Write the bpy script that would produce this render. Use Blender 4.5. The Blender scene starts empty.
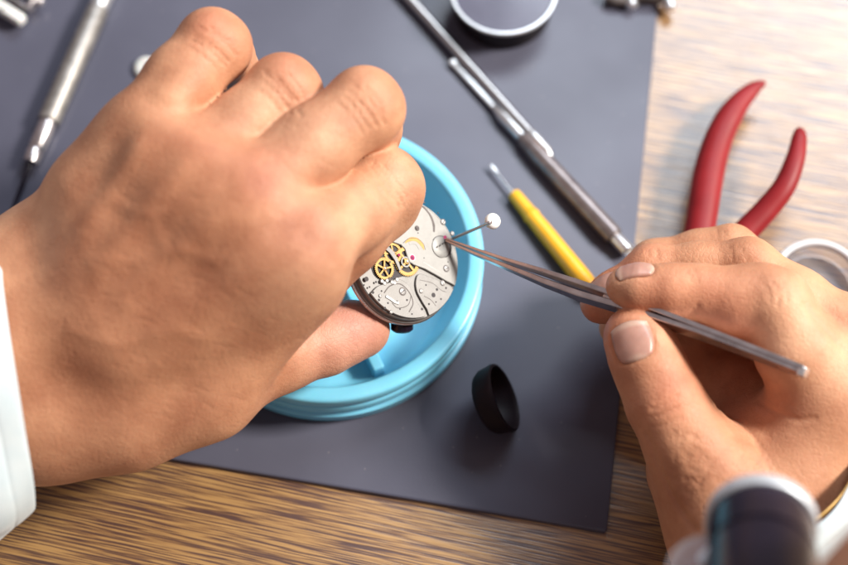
import bpy, bmesh, math, random
import numpy as np
from mathutils import Vector, Matrix

random.seed(7)
np.random.seed(7)
SC = bpy.context.scene
COL = SC.collection
MM = 0.001

# ------------------------------------------------------------------ camera
TILT = math.radians(25.0)
DIST = 480.0                      # mm from the lens to the middle of the desk area
FPX = 1680.0                      # focal length in photo pixels (photo is 848 wide)
ct, st = math.cos(TILT), math.sin(TILT)
CAM = np.array([0.0, -DIST * st, DIST * ct])
CR = np.array([1.0, 0, 0]); CU = np.array([0, ct, st]); CF = np.array([0, st, -ct])
cd = bpy.data.cameras.new('camera')
cam = bpy.data.objects.new('camera', cd); COL.objects.link(cam)
cam.location = Vector(CAM * MM); cam.rotation_euler = (TILT, 0, 0)
cd.sensor_width = 36.0; cd.lens = 36.0 * FPX / 848.0
cd.clip_start = 0.01; cd.clip_end = 50
cd.dof.use_dof = True; cd.dof.focus_distance = 0.432; cd.dof.aperture_fstop = 5.6
cd.dof.aperture_blades = 9
SC.camera = cam

# ------------------------------------------------------------------ light
w = bpy.data.worlds.new('World'); SC.world = w; w.use_nodes = True
bg = w.node_tree.nodes['Background']
bg.inputs[0].default_value = (1.0, 0.82, 0.83, 1); bg.inputs[1].default_value = 0.27

def area(name, loc, target, sx, sy, power, color):
    l = bpy.data.lights.new(name, 'AREA'); l.shape = 'RECTANGLE'; l.size = sx; l.size_y = sy
    l.energy = power; l.color = color
    o = bpy.data.objects.new(name, l); COL.objects.link(o)
    o.location = loc
    d = Vector(target) - Vector(loc)
    o.rotation_euler = d.to_track_quat('-Z', 'Y').to_euler()
    return o
area('window_light', (1.10, 0.10, 1.0), (0, 0, 0.02), 0.30, 0.30, 37.0, (1.0, 0.94, 0.86))
area('tall_window_light', (0.60, 1.10, 1.38), (0.05, 0.05, 0), .95, 0.5, 21.0, (0.80, 0.90, 1.0))
SC.view_settings.view_transform = 'Standard'; SC.view_settings.look = 'None'
SC.view_settings.exposure = 0.12; SC.view_settings.gamma = 1.0
SC.cycles.use_denoising = True
SC.cycles.max_bounces = 8

# ------------------------------------------------------------------ helpers
def V(px, py, w):
    """point seen at photo pixel (px,py), w mm nearer than the desk's middle"""
    d = DIST - w
    return CAM + d * (CF + CR * (px - 424) / FPX - CU * (py - 282.5) / FPX)
def P(px, py, z=0.0):
    r = CF + CR * (px - 424) / FPX - CU * (py - 282.5) / FPX
    return CAM + r * ((z - CAM[2]) / r[2])
def R(rpx, w):
    return rpx * (DIST - w) / FPX
def nrm(v):
    v = np.asarray(v, float); return v / (np.linalg.norm(v) + 1e-12)

class MB:
    """collects verts (world mm) and faces"""
    def __init__(s): s.v = []; s.f = []
    def add(s, vs, fs):
        o = len(s.v); s.v += [np.asarray(v, float) for v in vs]; s.f += [[i + o for i in f] for f in fs]
    def box(s, c, ax, ay, az, bevel=0):
        c = np.asarray(c, float); ax, ay, az = (np.asarray(q, float) for q in (ax, ay, az))
        if bevel:
            bm = bmesh.new(); bmesh.ops.create_cube(bm, size=2)
            lx, ly, lz = np.linalg.norm(ax), np.linalg.norm(ay), np.linalg.norm(az)
            for vv in bm.verts: vv.co = (vv.co.x * lx, vv.co.y * ly, vv.co.z * lz)
            bmesh.ops.bevel(bm, geom=list(bm.edges), offset=bevel, segments=3, affect='EDGES', profile=0.5)
            bm.verts.ensure_lookup_table()
            for i, q in enumerate(bm.verts): q.index = i
            vs = [c + nrm(ax) * q.co.x + nrm(ay) * q.co.y + nrm(az) * q.co.z for q in bm.verts]
            fs = [[q.index for q in f.verts] for f in bm.faces]
            bm.free(); s.add(vs, fs); return
        vs = [c + i * ax + j * ay + k * az for i in (-1, 1) for j in (-1, 1) for k in (-1, 1)]
        s.add(vs, [[0, 1, 3, 2], [4, 6, 7, 5], [0, 4, 5, 1], [2, 3, 7, 6], [0, 2, 6, 4], [1, 5, 7, 3]])
    def tube(s, pts, rads, n=24, flat=None, up=None, caps=True):
        """sweep of circles (or ellipses: flat=ratio along up) through pts"""
        pts = [np.asarray(p, float) for p in pts]; m = len(pts); o = len(s.v); prev = up
        for i in range(m):
            t = nrm(pts[min(i + 1, m - 1)] - pts[max(i - 1, 0)])
            a = prev if prev is not None else (np.array([0, 0, 1.0]) if abs(t[2]) < .9 else np.array([1.0, 0, 0]))
            a = nrm(a - t * np.dot(a, t)); b = np.cross(t, a); prev = a if up is None else up
            fr = flat[i] if isinstance(flat, (list, tuple)) else (flat or 1.0)
            for k in range(n):
                th = 2 * math.pi * k / n
                s.v.append(pts[i] + a * (math.cos(th) * rads[i] * fr) + b * (math.sin(th) * rads[i]))
        for i in range(m - 1):
            for k in range(n):
                k2 = (k + 1) % n
                s.f.append([o + i * n + k, o + i * n + k2, o + (i + 1) * n + k2, o + (i + 1) * n + k])
        if caps:
            s.f.append([o + k for k in range(n)][::-1]); s.f.append([o + (m - 1) * n + k for k in range(n)])
    def lathe(s, a, b, prof, n=48, close=False):
        """profile [(distance along a->b in mm, radius)]"""
        a = np.asarray(a, float); t = nrm(np.asarray(b, float) - a)
        x = nrm(np.cross(t, [0.3, 0.9, 0.2] if abs(t[1]) < .8 else [1, 0, 0])); y = np.cross(t, x)
        o = len(s.v); m = len(prof)
        for (d, r) in prof:
            for k in range(n):
                th = 2 * math.pi * k / n
                s.v.append(a + t * d + (x * math.cos(th) + y * math.sin(th)) * r)
        for i in range(m if close else m - 1):
            i2 = (i + 1) % m
            for k in range(n):
                k2 = (k + 1) % n
                s.f.append([o + i * n + k, o + i * n + k2, o + i2 * n + k2, o + i2 * n + k])
        if not close:
            if prof[0][1] > 1e-6: s.f.append([o + k for k in range(n)][::-1])
            if prof[-1][1] > 1e-6: s.f.append([o + (m - 1) * n + k for k in range(n)])
    def prism(s, poly, c, x, y, z, z0, z1, bev=0.12):
        """2D polygon (mm in frame c,x,y) extruded z0..z1 along z, with a small chamfer on top"""
        n = len(poly); q = np.array(poly, float); ar = 0.5 * sum(q[i][0] * q[(i + 1) % n][1] - q[(i + 1) % n][0] * q[i][1] for i in range(n))
        if ar < 0: q = q[::-1]
        ins = []
        for i in range(n):
            e1 = nrm(q[i] - q[i - 1]); e2 = nrm(q[(i + 1) % n] - q[i])
            nn = nrm(np.array([-e1[1] - e2[1], e1[0] + e2[0]])); ins.append(q[i] + nn * bev)
        o = len(s.v)
        for pl, zz in ((q, z0), (q, z1 - bev), (ins, z1)):
            for p in pl: s.v.append(c + x * p[0] + y * p[1] + z * zz)
        for l in (0, 1):
            for i in range(n):
                j = (i + 1) % n
                s.f.append([o + l * n + i, o + l * n + j, o + (l + 1) * n + j, o + (l + 1) * n + i])
        s.f.append([o + i for i in range(n)][::-1]); s.f.append([o + 2 * n + i for i in range(n)])
    def build(s, name, mat, parent=None, smooth=35):
        org = np.array(parent['_o']) if parent is not None and '_o' in parent else np.zeros(3)
        if parent is None:
            vv = np.array(s.v); org = np.array([vv[:, 0].mean(), vv[:, 1].mean(), vv[:, 2].min()])
        me = bpy.data.meshes.new(name)
        me.from_pydata([tuple((q - org) * MM) for q in s.v], [], s.f); me.validate()
        bm = bmesh.new(); bm.from_mesh(me); bmesh.ops.recalc_face_normals(bm, faces=bm.faces); bm.to_mesh(me); bm.free()
        me.materials.append(mat)
        if smooth:
            me.polygons.foreach_set('use_smooth', [True] * len(me.polygons))
            me.set_sharp_from_angle(angle=math.radians(smooth))
        ob = bpy.data.objects.new(name, me); COL.objects.link(ob)
        ob.parent = parent
        if parent is None: ob.location = Vector(org * MM)
        else:
            ob['_o'] = [float(q) for q in org]
        return ob

def tag(o, label, cat, group=None):
    o['label'] = label; o['category'] = cat
    if group: o['group'] = group
def thing(name, label, cat, base):
    o = bpy.data.objects.new(name, None); COL.objects.link(o)
    o.location = Vector(np.asarray(base) * MM); o.empty_display_size = .01
    o['_o'] = [float(q) for q in base]; tag(o, label, cat); return o

# ------------------------------------------------------------------ materials
def M(name, col, rough=.5, metal=0, **k):
    m = bpy.data.materials.new(name); m.use_nodes = True
    b = m.node_tree.nodes['Principled BSDF']
    b.inputs['Base Color'].default_value = (*col, 1); b.inputs['Roughness'].default_value = rough
    b.inputs['Metallic'].default_value = metal
    for kk, vv in k.items(): b.inputs[kk.replace('_', ' ')].default_value = vv
    return m
def nodes(m): return m.node_tree.nodes, m.node_tree.links, m.node_tree.nodes['Principled BSDF']
def noise_on(m, scale, lo, hi, detail=4, rough_var=0.0, bump=0.0, bscale=None, stretch=None, bdist=.0002):
    """procedural variation of the base colour and roughness plus a fine bump"""
    n, l, b = nodes(m)
    tc = n.new('ShaderNodeTexCoord'); mp = n.new('ShaderNodeMapping'); l.new(tc.outputs['Object'], mp.inputs[0])
    if stretch: mp.inputs['Scale'].default_value = stretch
    t = n.new('ShaderNodeTexNoise'); t.inputs['Scale'].default_value = scale; t.inputs['Detail'].default_value = detail
    l.new(mp.outputs[0], t.inputs[0])
    r = n.new('ShaderNodeValToRGB'); r.color_ramp.elements[0].position = .3; r.color_ramp.elements[1].position = .7
    r.color_ramp.elements[0].color = (*lo, 1); r.color_ramp.elements[1].color = (*hi, 1)
    l.new(t.outputs[0], r.inputs[0]); l.new(r.outputs[0], b.inputs['Base Color'])
    if rough_var:
        mr = n.new('ShaderNodeMapRange'); r0 = b.inputs['Roughness'].default_value
        mr.inputs[3].default_value = r0 - rough_var; mr.inputs[4].default_value = r0 + rough_var
        l.new(t.outputs[0], mr.inputs[0]); l.new(mr.outputs[0], b.inputs['Roughness'])
    if bump:
        t2 = n.new('ShaderNodeTexNoise'); t2.inputs['Scale'].default_value = bscale or scale * 4; t2.inputs['Detail'].default_value = 3
        l.new(mp.outputs[0], t2.inputs[0])
        bp = n.new('ShaderNodeBump'); bp.inputs['Strength'].default_value = bump; bp.inputs['Distance'].default_value = bdist
        l.new(t2.outputs[0], bp.inputs['Height']); l.new(bp.outputs[0], b.inputs['Normal'])
    return m

def wood_mat():
    m = M('desk_wood', (.3, .16, .06), .32, Specular_IOR_Level=.9, Coat_Weight=.9, Coat_Roughness=.3); n, l, b = nodes(m)
    g = P(607, 532) - P(165, 458); ang = math.atan2(g[1], g[0]) - math.radians(2.5)
    tc = n.new('ShaderNodeTexCoord'); mp = n.new('ShaderNodeMapping'); mp.vector_type = 'TEXTURE'
    l.new(tc.outputs['Object'], mp.inputs[0]); mp.inputs['Rotation'].default_value = (0, 0, ang)
    def tex(sx, sy, detail, rough=.55, dist=0):
        q = n.new('ShaderNodeMapping'); q.inputs['Scale'].default_value = (sx, sy, 1); l.new(mp.outputs[0], q.inputs[0])
        t = n.new('ShaderNodeTexNoise'); t.inputs['Scale'].default_value = 1; t.inputs['Detail'].default_value = detail
        t.inputs['Roughness'].default_value = rough; t.inputs['Distortion'].default_value = dist
        l.new(q.outputs[0], t.inputs[0]); return t.outputs[0]
    broad = tex(8, 90, 3, .5, .3); lines = tex(48, 2200, 1.3, .45, .4); fine = tex(110, 4200, 2, .6, .3)
    r1 = n.new('ShaderNodeValToRGB'); e = r1.color_ramp.elements
    e[0].position = .43; e[0].color = (.082, .043, .038, 1); e[1].position = .575; e[1].color = (.43, .255, .10, 1)
    x = e.new(.495); x.color = (.24, .13, .057, 1)
    ad = n.new('ShaderNodeMath'); ad.operation = 'MULTIPLY_ADD'; ad.inputs[1].default_value = .30; l.new(fine, ad.inputs[0]); ad.inputs[2].default_value = -.06
    a2 = n.new('ShaderNodeMath'); a2.operation = 'MULTIPLY_ADD'; a2.inputs[1].default_value = .82; l.new(lines, a2.inputs[0]); l.new(ad.outputs[0], a2.inputs[2])
    l.new(a2.outputs[0], r1.inputs[0])
    r2 = n.new('ShaderNodeValToRGB'); r2.color_ramp.elements[0].color = (.92, .89, .86, 1); r2.color_ramp.elements[1].color = (1.06, 1.05, 1.01, 1)
    r2.color_ramp.elements[0].position = .3; r2.color_ramp.elements[1].position = .7; l.new(broad, r2.inputs[0])
    mx = n.new('ShaderNodeMix'); mx.data_type = 'RGBA'; mx.blend_type = 'MULTIPLY'; mx.inputs[0].default_value = 1
    l.new(r1.outputs[0], mx.inputs[6]); l.new(r2.outputs[0], mx.inputs[7]); l.new(mx.outputs[2], b.inputs['Base Color'])
    bp = n.new('ShaderNodeBump'); bp.inputs['Strength'].default_value = .35; bp.inputs['Distance'].default_value = .0004
    l.new(a2.outputs[0], bp.inputs['Height']); l.new(bp.outputs[0], b.inputs['Normal'])
    return m

def mat_mat():
    m = M('slate_mat', (.05, .052, .075), .5, Specular_IOR_Level=.36); n, l, b = nodes(m)
    tc = n.new('ShaderNodeTexCoord')
    def nz(s, d):
        t = n.new('ShaderNodeTexNoise'); t.inputs['Scale'].default_value = s; t.inputs['Detail'].default_value = d
        l.new(tc.outputs['Object'], t.inputs[0]); return t.outputs[0]
    r = n.new('ShaderNodeValToRGB'); r.color_ramp.elements[0].position = .3; r.color_ramp.elements[1].position = .72
    r.color_ramp.elements[0].color = (.066, .067, .096, 1); r.color_ramp.elements[1].color = (.096, .098, .136, 1)
    l.new(nz(18, 4), r.inputs[0])
    v = n.new('ShaderNodeTexVoronoi'); v.inputs['Scale'].default_value = 210; l.new(tc.outputs['Object'], v.inputs[0])
    lt = n.new('ShaderNodeMath'); lt.operation = 'LESS_THAN'; lt.inputs[1].default_value = .045; l.new(v.outputs['Distance'], lt.inputs[0])
    mx = n.new('ShaderNodeMix'); mx.data_type = 'RGBA'; l.new(lt.outputs[0], mx.inputs[0]); l.new(r.outputs[0], mx.inputs[6])
    mx.inputs[7].default_value = (.19, .18, .20, 1); l.new(mx.outputs[2], b.inputs['Base Color'])
    mr = n.new('ShaderNodeMapRange'); mr.inputs[3].default_value = .24; mr.inputs[4].default_value = .48; l.new(nz(24, 6), mr.inputs[0]); l.new(mr.outputs[0], b.inputs['Roughness'])
    bp = n.new('ShaderNodeBump'); bp.inputs['Strength'].default_value = .14; bp.inputs['Distance'].default_value = .00012
    l.new(nz(1400, 2), bp.inputs['Height']); l.new(bp.outputs[0], b.inputs['Normal'])
    return m

def skin_mat():
    m = M('skin', (.5, .27, .17), .44); n, l, b = nodes(m)
    b.inputs['Subsurface Weight'].default_value = .22; b.inputs['Subsurface Radius'].default_value = (1, .36, .2)
    b.inputs['Subsurface Scale'].default_value = .0028; b.inputs['Specular IOR Level'].default_value = .36
    at = n.new('ShaderNodeAttribute'); at.attribute_name = 'tint'
    tc = n.new('ShaderNodeTexCoord')
    def nz(s, d, ro=.55):
        t = n.new('ShaderNodeTexNoise'); t.inputs['Scale'].default_value = s; t.inputs['Detail'].default_value = d; t.inputs['Roughness'].default_value = ro
        l.new(tc.outputs['Object'], t.inputs[0]); return t.outputs[0]
    r = n.new('ShaderNodeValToRGB'); r.color_ramp.elements[0].position = .34; r.color_ramp.elements[1].position = .66
    r.color_ramp.elements[0].color = (.80, .70, .66, 1); r.color_ramp.elements[1].color = (1.10, 1.10, 1.08, 1)
    l.new(nz(75, 5, .6), r.inputs[0])
    mx = n.new('ShaderNodeMix'); mx.data_type = 'RGBA'; mx.blend_type = 'MULTIPLY'; mx.inputs[0].default_value = 1
    l.new(at.outputs['Color'], mx.inputs[6]); l.new(r.outputs[0], mx.inputs[7]); l.new(mx.outputs[2], b.inputs['Base Color'])
    # skin cells: fine voronoi lattice + pores
    wn = n.new('ShaderNodeTexNoise'); wn.inputs['Scale'].default_value = 500; l.new(tc.outputs['Object'], wn.inputs[0])
    va = n.new('ShaderNodeVectorMath'); va.operation = 'MULTIPLY_ADD'; va.inputs[1].default_value = (.0012,) * 3
    l.new(wn.outputs[1], va.inputs[0]); l.new(tc.outputs['Object'], va.inputs[2])
    v = n.new('ShaderNodeTexVoronoi'); v.feature = 'DISTANCE_TO_EDGE'; v.inputs['Scale'].default_value = 780; l.new(va.outputs[0], v.inputs[0])
    cl = n.new('ShaderNodeMath'); cl.operation = 'MINIMUM'; cl.inputs[1].default_value = .12; l.new(v.outputs[0], cl.inputs[0])
    mu = n.new('ShaderNodeMath'); mu.operation = 'MULTIPLY_ADD'; mu.inputs[1].default_value = 2.6; l.new(cl.outputs[0], mu.inputs[0]); l.new(nz(900, 3), mu.inputs[2])
    bp = n.new('ShaderNodeBump'); bp.inputs['Strength'].default_value = .5; bp.inputs['Distance'].default_value = .00025
    l.new(mu.outputs[0], bp.inputs['Height'])
    ca = n.new('ShaderNodeAttribute'); ca.attribute_name = 'crease'
    b2 = n.new('ShaderNodeBump'); b2.inputs['Strength'].default_value = .55; b2.inputs['Distance'].default_value = .0004; b2.invert = True
    l.new(ca.outputs['Fac'], b2.inputs['Height']); l.new(bp.outputs[0], b2.inputs['Normal']); l.new(b2.outputs[0], b.inputs['Normal'])
    mr = n.new('ShaderNodeMapRange'); mr.inputs[3].default_value = .46; mr.inputs[4].default_value = .64; l.new(nz(220, 3), mr.inputs[0]); l.new(mr.outputs[0], b.inputs['Roughness'])
    return m

m_wood = wood_mat(); m_mat = mat_mat(); m_skin = skin_mat()
m_nail = M('nail', (.52, .28, .22), .34, Subsurface_Weight=.15, Subsurface_Scale=.0015)
noise_on(m_nail, 240, (.41, .215, .165), (.50, .28, .22), rough_var=.05, bump=.1, bscale=900, stretch=(1, 1, .3))
n_, l_, b_ = nodes(m_nail); ea_ = n_.new('ShaderNodeAttribute'); ea_.attribute_name = 'edge'
mx_ = n_.new('ShaderNodeMix'); mx_.data_type = 'RGBA'; old = b_.inputs['Base Color'].links[0].from_socket
l_.new(ea_.outputs['Fac'], mx_.inputs[0]); l_.new(old, mx_.inputs[6]); mx_.inputs[7].default_value = (.66, .50, .38, 1); l_.new(mx_.outputs[2], b_.inputs['Base Color'])
m_blue = M('cyan_plastic', (.17, .62, .82), .33, Subsurface_Weight=.12, Subsurface_Scale=.003)
noise_on(m_blue, 60, (.19, .60, .82), (.23, .66, .88), rough_var=.06, bump=.06, bscale=1200)
m_steel = noise_on(M('steel', (.55, .53, .52), .32, 1), 120, (.50, .48, .47), (.60, .58, .57), rough_var=.04, bump=.02, bscale=900)
m_darksteel = noise_on(M('dark_steel', (.34, .29, .29), .3, 1), 260, (.50, .46, .46), (.68, .63, .63), rough_var=.08, bump=.06, bscale=1400)
m_bright = noise_on(M('bright_metal', (.80, .80, .80), .3, .9), 200, (.72, .72, .72), (.84, .84, .84), rough_var=.06)
m_satin = noise_on(M('satin_metal', (.6, .64, .68), .5, .5), 200, (.54, .58, .62), (.64, .68, .72), rough_var=.05)
m_plate = noise_on(M('nickel_plate', (.5, .5, .48), .5, .45), 500, (.215, .21, .20), (.26, .255, .243), rough_var=.06, bump=.06, bscale=3000)
m_plate2 = noise_on(M('nickel_base', (.4, .38, .36), .5, .45), 450, (.185, .178, .17), (.235, .226, .217), rough_var=.06, bump=.08, bscale=3000)
m_gold = noise_on(M('brass', (.4, .24, .07), .45, .4), 400, (.29, .165, .04), (.40, .245, .075), rough_var=.06)
m_screw = noise_on(M('screw_steel', (.4, .39, .38), .42, .4), 300, (.30, .29, .28), (.40, .39, .38), rough_var=.05)
m_groove = noise_on(M('dark_metal_groove_shade', (.12, .10, .095), .6, .3), 300, (.075, .062, .058), (.13, .11, .105))  # dark tone paints the shade in grooves and screw seats; also plain dark metal
m_hole = noise_on(M('dark_recess', (.02, .015, .017), .6), 300, (.015, .011, .013), (.03, .02, .024))  # near-black stands in for the shade inside holes, slots and the well
m_ruby = noise_on(M('ruby', (.35, .03, .12), .12, Coat_Weight=.6), 600, (.30, .02, .10), (.42, .04, .14))
m_pane = noise_on(M('blue_grey_glass', (.11, .11, .16), .22), 60, (.085, .085, .125), (.12, .12, .17), rough_var=.05)
m_white = noise_on(M('white_plastic', (.78, .79, .76), .4, Subsurface_Weight=.2, Subsurface_Scale=.002), 150, (.72, .73, .69), (.82, .83, .80), rough_var=.05)
m_yellow = noise_on(M('yellow_plastic', (.86, .50, .025), .36), 120, (.80, .38, .015), (.88, .47, .025), rough_var=.06, bump=.05, bscale=900)
m_red = noise_on(M('red_grip', (.3, .012, .018), .5, Specular_IOR_Level=.3), 90, (.20, .007, .010), (.27, .012, .016), rough_var=.06, bump=.08, bscale=900)
m_black = noise_on(M('black_rubber', (.016, .010, .012), .55, Specular_IOR_Level=.15), 160, (.007, .004, .006), (.012, .007, .010), rough_var=.07, bump=.1, bscale=1100)
m_gloss = noise_on(M('black_gloss', (.012, .010, .02), .2, Specular_IOR_Level=.3), 120, (.009, .007, .014), (.016, .012, .024), rough_var=.04)
m_brown = noise_on(M('brown_handle', (.10, .045, .032), .38), 180, (.075, .032, .022), (.14, .06, .045), rough_var=.06, stretch=(1, 1, 1))
m_grey = noise_on(M('grey_handle', (.3, .25, .24), .36, .7), 240, (.20, .165, .16), (.29, .25, .245), rough_var=.06, bump=.08, bscale=1300)
m_knurl = M('knurled_metal', (.48, .45, .42), .5, .8); noise_on(m_knurl, 350, (.27, .25, .23), (.40, .375, .35), rough_var=.08, bump=.35, bscale=1800)
m_cloth = noise_on(M('shirt_cloth', (.6, .66, .67), .85, Sheen_Weight=.2), 160, (.50, .59, .62), (.58, .64, .65), bump=.3, bscale=1600)
m_cloth2 = noise_on(M('shirt_lining', (.52, .70, .80), .85), 140, (.46, .65, .77), (.60, .75, .83), bump=.3, bscale=1500)
m_glass = M('clear_glass', (.92, .93, .97), .06, Transmission_Weight=.95, IOR=1.46)
noise_on(m_glass, 80, (.90, .91, .95), (.95, .96, .98))
m_frost = M('clear_plastic', (.80, .80, .86), .22, Transmission_Weight=.9, IOR=1.2)
noise_on(m_frost, 90, (.76, .76, .82), (.84, .84, .89))
m_whiteclear = noise_on(M('milky_plastic', (.80, .83, .88), .3, Transmission_Weight=.25), 90, (.77, .80, .86), (.83, .86, .90))
m_hair = noise_on(M('hair', (.02, .014, .01), .5), 300, (.014, .01, .007), (.035, .024, .018), stretch=(1, 1, .1), bump=.4, bscale=900)

# ------------------------------------------------------------------ desk and mat
mb = MB()
mb.box((0, 235, -15), (900, 0, 0), (0, 565, 0), (0, 0, 15))
desk = mb.build('desk', m_wood, smooth=0); desk['kind'] = 'structure'

c0 = P(607, 532, 1.6); e1 = nrm(P(165, 458, 1.6) - c0); e2 = nrm(P(659, 0, 1.6) - c0)
mb = MB()
q = [c0, c0 + e2 * 330, c0 + e2 * 330 + e1 * 430, c0 + e1 * 430]
n0 = len(q)
bmx = bmesh.new()
bv = [bmx.verts.new(Vector((p[0], p[1], 0.05))) for p in q] ; bf = bmx.faces.new(bv)
bmesh.ops.recalc_face_normals(bmx, faces=bmx.faces)
if bf.normal.z < 0: bf.normal_flip()
ex = bmesh.ops.extrude_face_region(bmx, geom=[bf])
for vv in [g for g in ex['geom'] if isinstance(g, bmesh.types.BMVert)]: vv.co.z = 1.6
vert_e = [e for e in bmx.edges if abs(e.verts[0].co.z - e.verts[1].co.z) > 1]
bmesh.ops.bevel(bmx, geom=vert_e, offset=.8, segments=3, affect='EDGES', profile=.5)
top_e = [e for e in bmx.edges if e.verts[0].co.z > 1.5 and e.verts[1].co.z > 1.5]
bmesh.ops.bevel(bmx, geom=top_e, offset=.5, segments=2, affect='EDGES', profile=.5)
bmx.verts.ensure_lookup_table()
for i, vv in enumerate(bmx.verts): vv.index = i
mb.add([np.array(vv.co) for vv in bmx.verts], [[vv.index for vv in f.verts] for f in bmx.faces]); bmx.free()
mat_o = mb.build('work_mat', m_mat)
tag(mat_o, 'dark slate grey bench mat lying on the wooden desk under the tools', 'mat')
ZM = 1.65          # top of the mat

# ------------------------------------------------------------------ blue parts dish
RIMZ = 18.0
dc = P(328, 256, RIMZ); dr = np.linalg.norm(P(484, 262, RIMZ)[:2] - dc[:2])
dish_c = np.array([dc[0], dc[1], ZM])
dish = thing('parts_dish', 'round cyan plastic parts dish with stepped rim under the watch movement', 'dish', dish_c)
mb = MB(); h = RIMZ - ZM
prof = [(0.0, dr - 1.5), (.6, dr - .6), (4.3, dr - .2), (4.8, dr - .7), (5.1, dr - 2.0), (5.5, dr - 2.0), (6.0, dr - .9), (9.3, dr - .5), (9.8, dr - .9), (10.2, dr - 2.2), (10.6, dr - 2.2),
        (11.1, dr - .7), (h - .8, dr), (h - .15, dr - .5), (h, dr - 1.1), (h, dr - 3.6), (h - .3, dr - 4.2), (h - 1.0, dr - 4.5), (4.2, dr - 9.0), (3.2, dr - 10.0), (2.8, dr - 11.5), (2.6, dr - 14), (2.6, 0)]
mb.lathe(dish_c, dish_c + np.array([0, 0, 1]), prof, n=160)
mb.build('bowl', m_blue, dish, smooth=50)
dv = nrm(np.append((P(404, 381, 6) - P(386, 345, 6))[:2], 0)); a0 = math.atan2(dv[1], dv[0])
for k in range(3):
    mb = MB(); a = a0 + k * 2 * math.pi / 3; u = np.array([math.cos(a), math.sin(a), 0]); s_ = np.array([-u[1], u[0], 0])
    L = (dr - 9.5) / 2
    mb.box(dish_c + u * L + np.array([0, 0, 5.6]), u * L, s_ * 1.6, np.array([0, 0, 3.2]), bevel=.5)
    mb.build('divider', m_blue, dish)

# ------------------------------------------------------------------ watch movement
MC = V(407, 259, 42)
MN = nrm(CR * .56 + CU * .17 - CF * .80)
MX = nrm(CR - MN * np.dot(CR, MN)); MY = np.cross(MN, MX)
def ML(px, py, h=0.0):
    """pixel -> local mm on the movement's face plane raised by h"""
    r = CF + CR * (px - 424) / FPX - CU * (py - 282.5) / FPX; c = MC + MN * h
    t = np.dot(c - CAM, MN) / np.dot(r, MN); p = CAM + r * t - c
    return np.array([np.dot(p, MX), np.dot(p, MY)])
def MW(l, h): return MC + MX * l[0] + MY * l[1] + MN * h
MR = 16.6
mv = thing('watch_movement', 'open mechanical watch movement with silver bridges and brass wheels, held over the cyan dish', 'watch movement', MC - MN * 6)
def mpart(name, mb, mat): return mb.build(name, mat, mv, smooth=30)
mb = MB(); mb.lathe(MC, MC + MN, [(-4.2, MR - 2.2), (-4.0, MR - 1.6), (-3.2, MR - 1.5), (-3.0, MR - .1), (-2.7, MR), (-2.0, MR), (-1.8, MR - .5), (-.35, MR - .5), (-.1, MR - .75), (-.05, 0)], n=128)
plate = mpart('main_plate', mb, m_plate2)
mb = MB(); mb.lathe(MC, MC + MN, [(-3.9, MR - .4), (-3.8, MR + .35), (-2.9, MR + .4), (-2.75, MR - .02), (-3.9, MR - .4)], n=128)
mpart('casing_ring', mb, m_darksteel)

def circ(c, r, n=28, a0=0, a1=2 * math.pi):
    return [(c[0] + r * math.cos(a0 + (a1 - a0) * i / n), c[1] + r * math.sin(a0 + (a1 - a0) * i / n)) for i in range(n + (0 if abs(a1 - a0 - 2 * math.pi) < 1e-6 else 1))]
# barrel bridge: outer arc + stepped lower edge through photo points
BT = .72
low = [ML(*q_, BT) for q_ in [(452, 284), (446, 281), (436, 275), (425, 269), (414, 265), (409.5, 262), (407, 256), (405, 249), (401, 245), (395, 243), (388, 240), (380, 236), (371, 233)]]
aS = math.atan2(low[-1][1], low[-1][0]); aE = math.atan2(low[0][1], low[0][0])
if aS < aE: aS += 2 * math.pi
arc = [((MR - .75) * math.cos(a), (MR - .75) * math.sin(a)) for a in np.linspace(aS, aE, 50)]
mb = MB(); mb.prism([tuple(p) for p in low] + arc, MC, MX, MY, MN, .02, BT, .16); mpart('barrel_bridge', mb, m_plate)
# dark ribbon painted for the shade in the ratchet cover's curved groove
def strip(pts, wd, z0, z1):
    """flat ribbon with thickness following local 2D points"""
    b = MB(); p = np.array(pts); t = np.gradient(p, axis=0); t /= np.linalg.norm(t, axis=1)[:, None]; nn = np.stack([-t[:, 1], t[:, 0]], 1)
    wv = np.array(wd if hasattr(wd, '__len__') else [wd] * len(p))[:, None] / 2
    b.prism([tuple(q_) for q_ in (p + nn * wv)] + [tuple(q_) for q_ in (p - nn * wv)][::-1], MC, MX, MY, MN, z0, z1, .03); return b
def cr(pts, n=8):
    p = [np.array(q_, float) for q_ in pts]; p = [2 * p[0] - p[1]] + p + [2 * p[-1] - p[-2]]; o = []
    for i in range(1, len(p) - 2):
        for t in np.linspace(0, 1, n, endpoint=False):
            o.append(.5 * ((2 * p[i]) + (-p[i - 1] + p[i + 1]) * t + (2 * p[i - 1] - 5 * p[i] + 4 * p[i + 1] - p[i + 2]) * t * t + (-p[i - 1] + 3 * p[i] - 3 * p[i + 1] + p[i + 2]) * t ** 3))
    o.append(p[-2]); return o
g = cr([ML(*q_, BT) for q_ in [(404, 203), (414, 203.5), (423, 207), (430, 215), (433.5, 224), (434, 232)]])
mpart('groove_shade', strip(g, np.concatenate([np.linspace(.12, .75, len(g) - 8), np.linspace(.75, .55, 8)]), BT - .05, BT + .03), m_groove)
mpart('groove_shade', strip(cr([ML(*q_, BT) for q_ in [(414, 199.5), (420, 200.5), (425, 203)]]), .28, BT - .05, BT + .03), m_groove)
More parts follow.
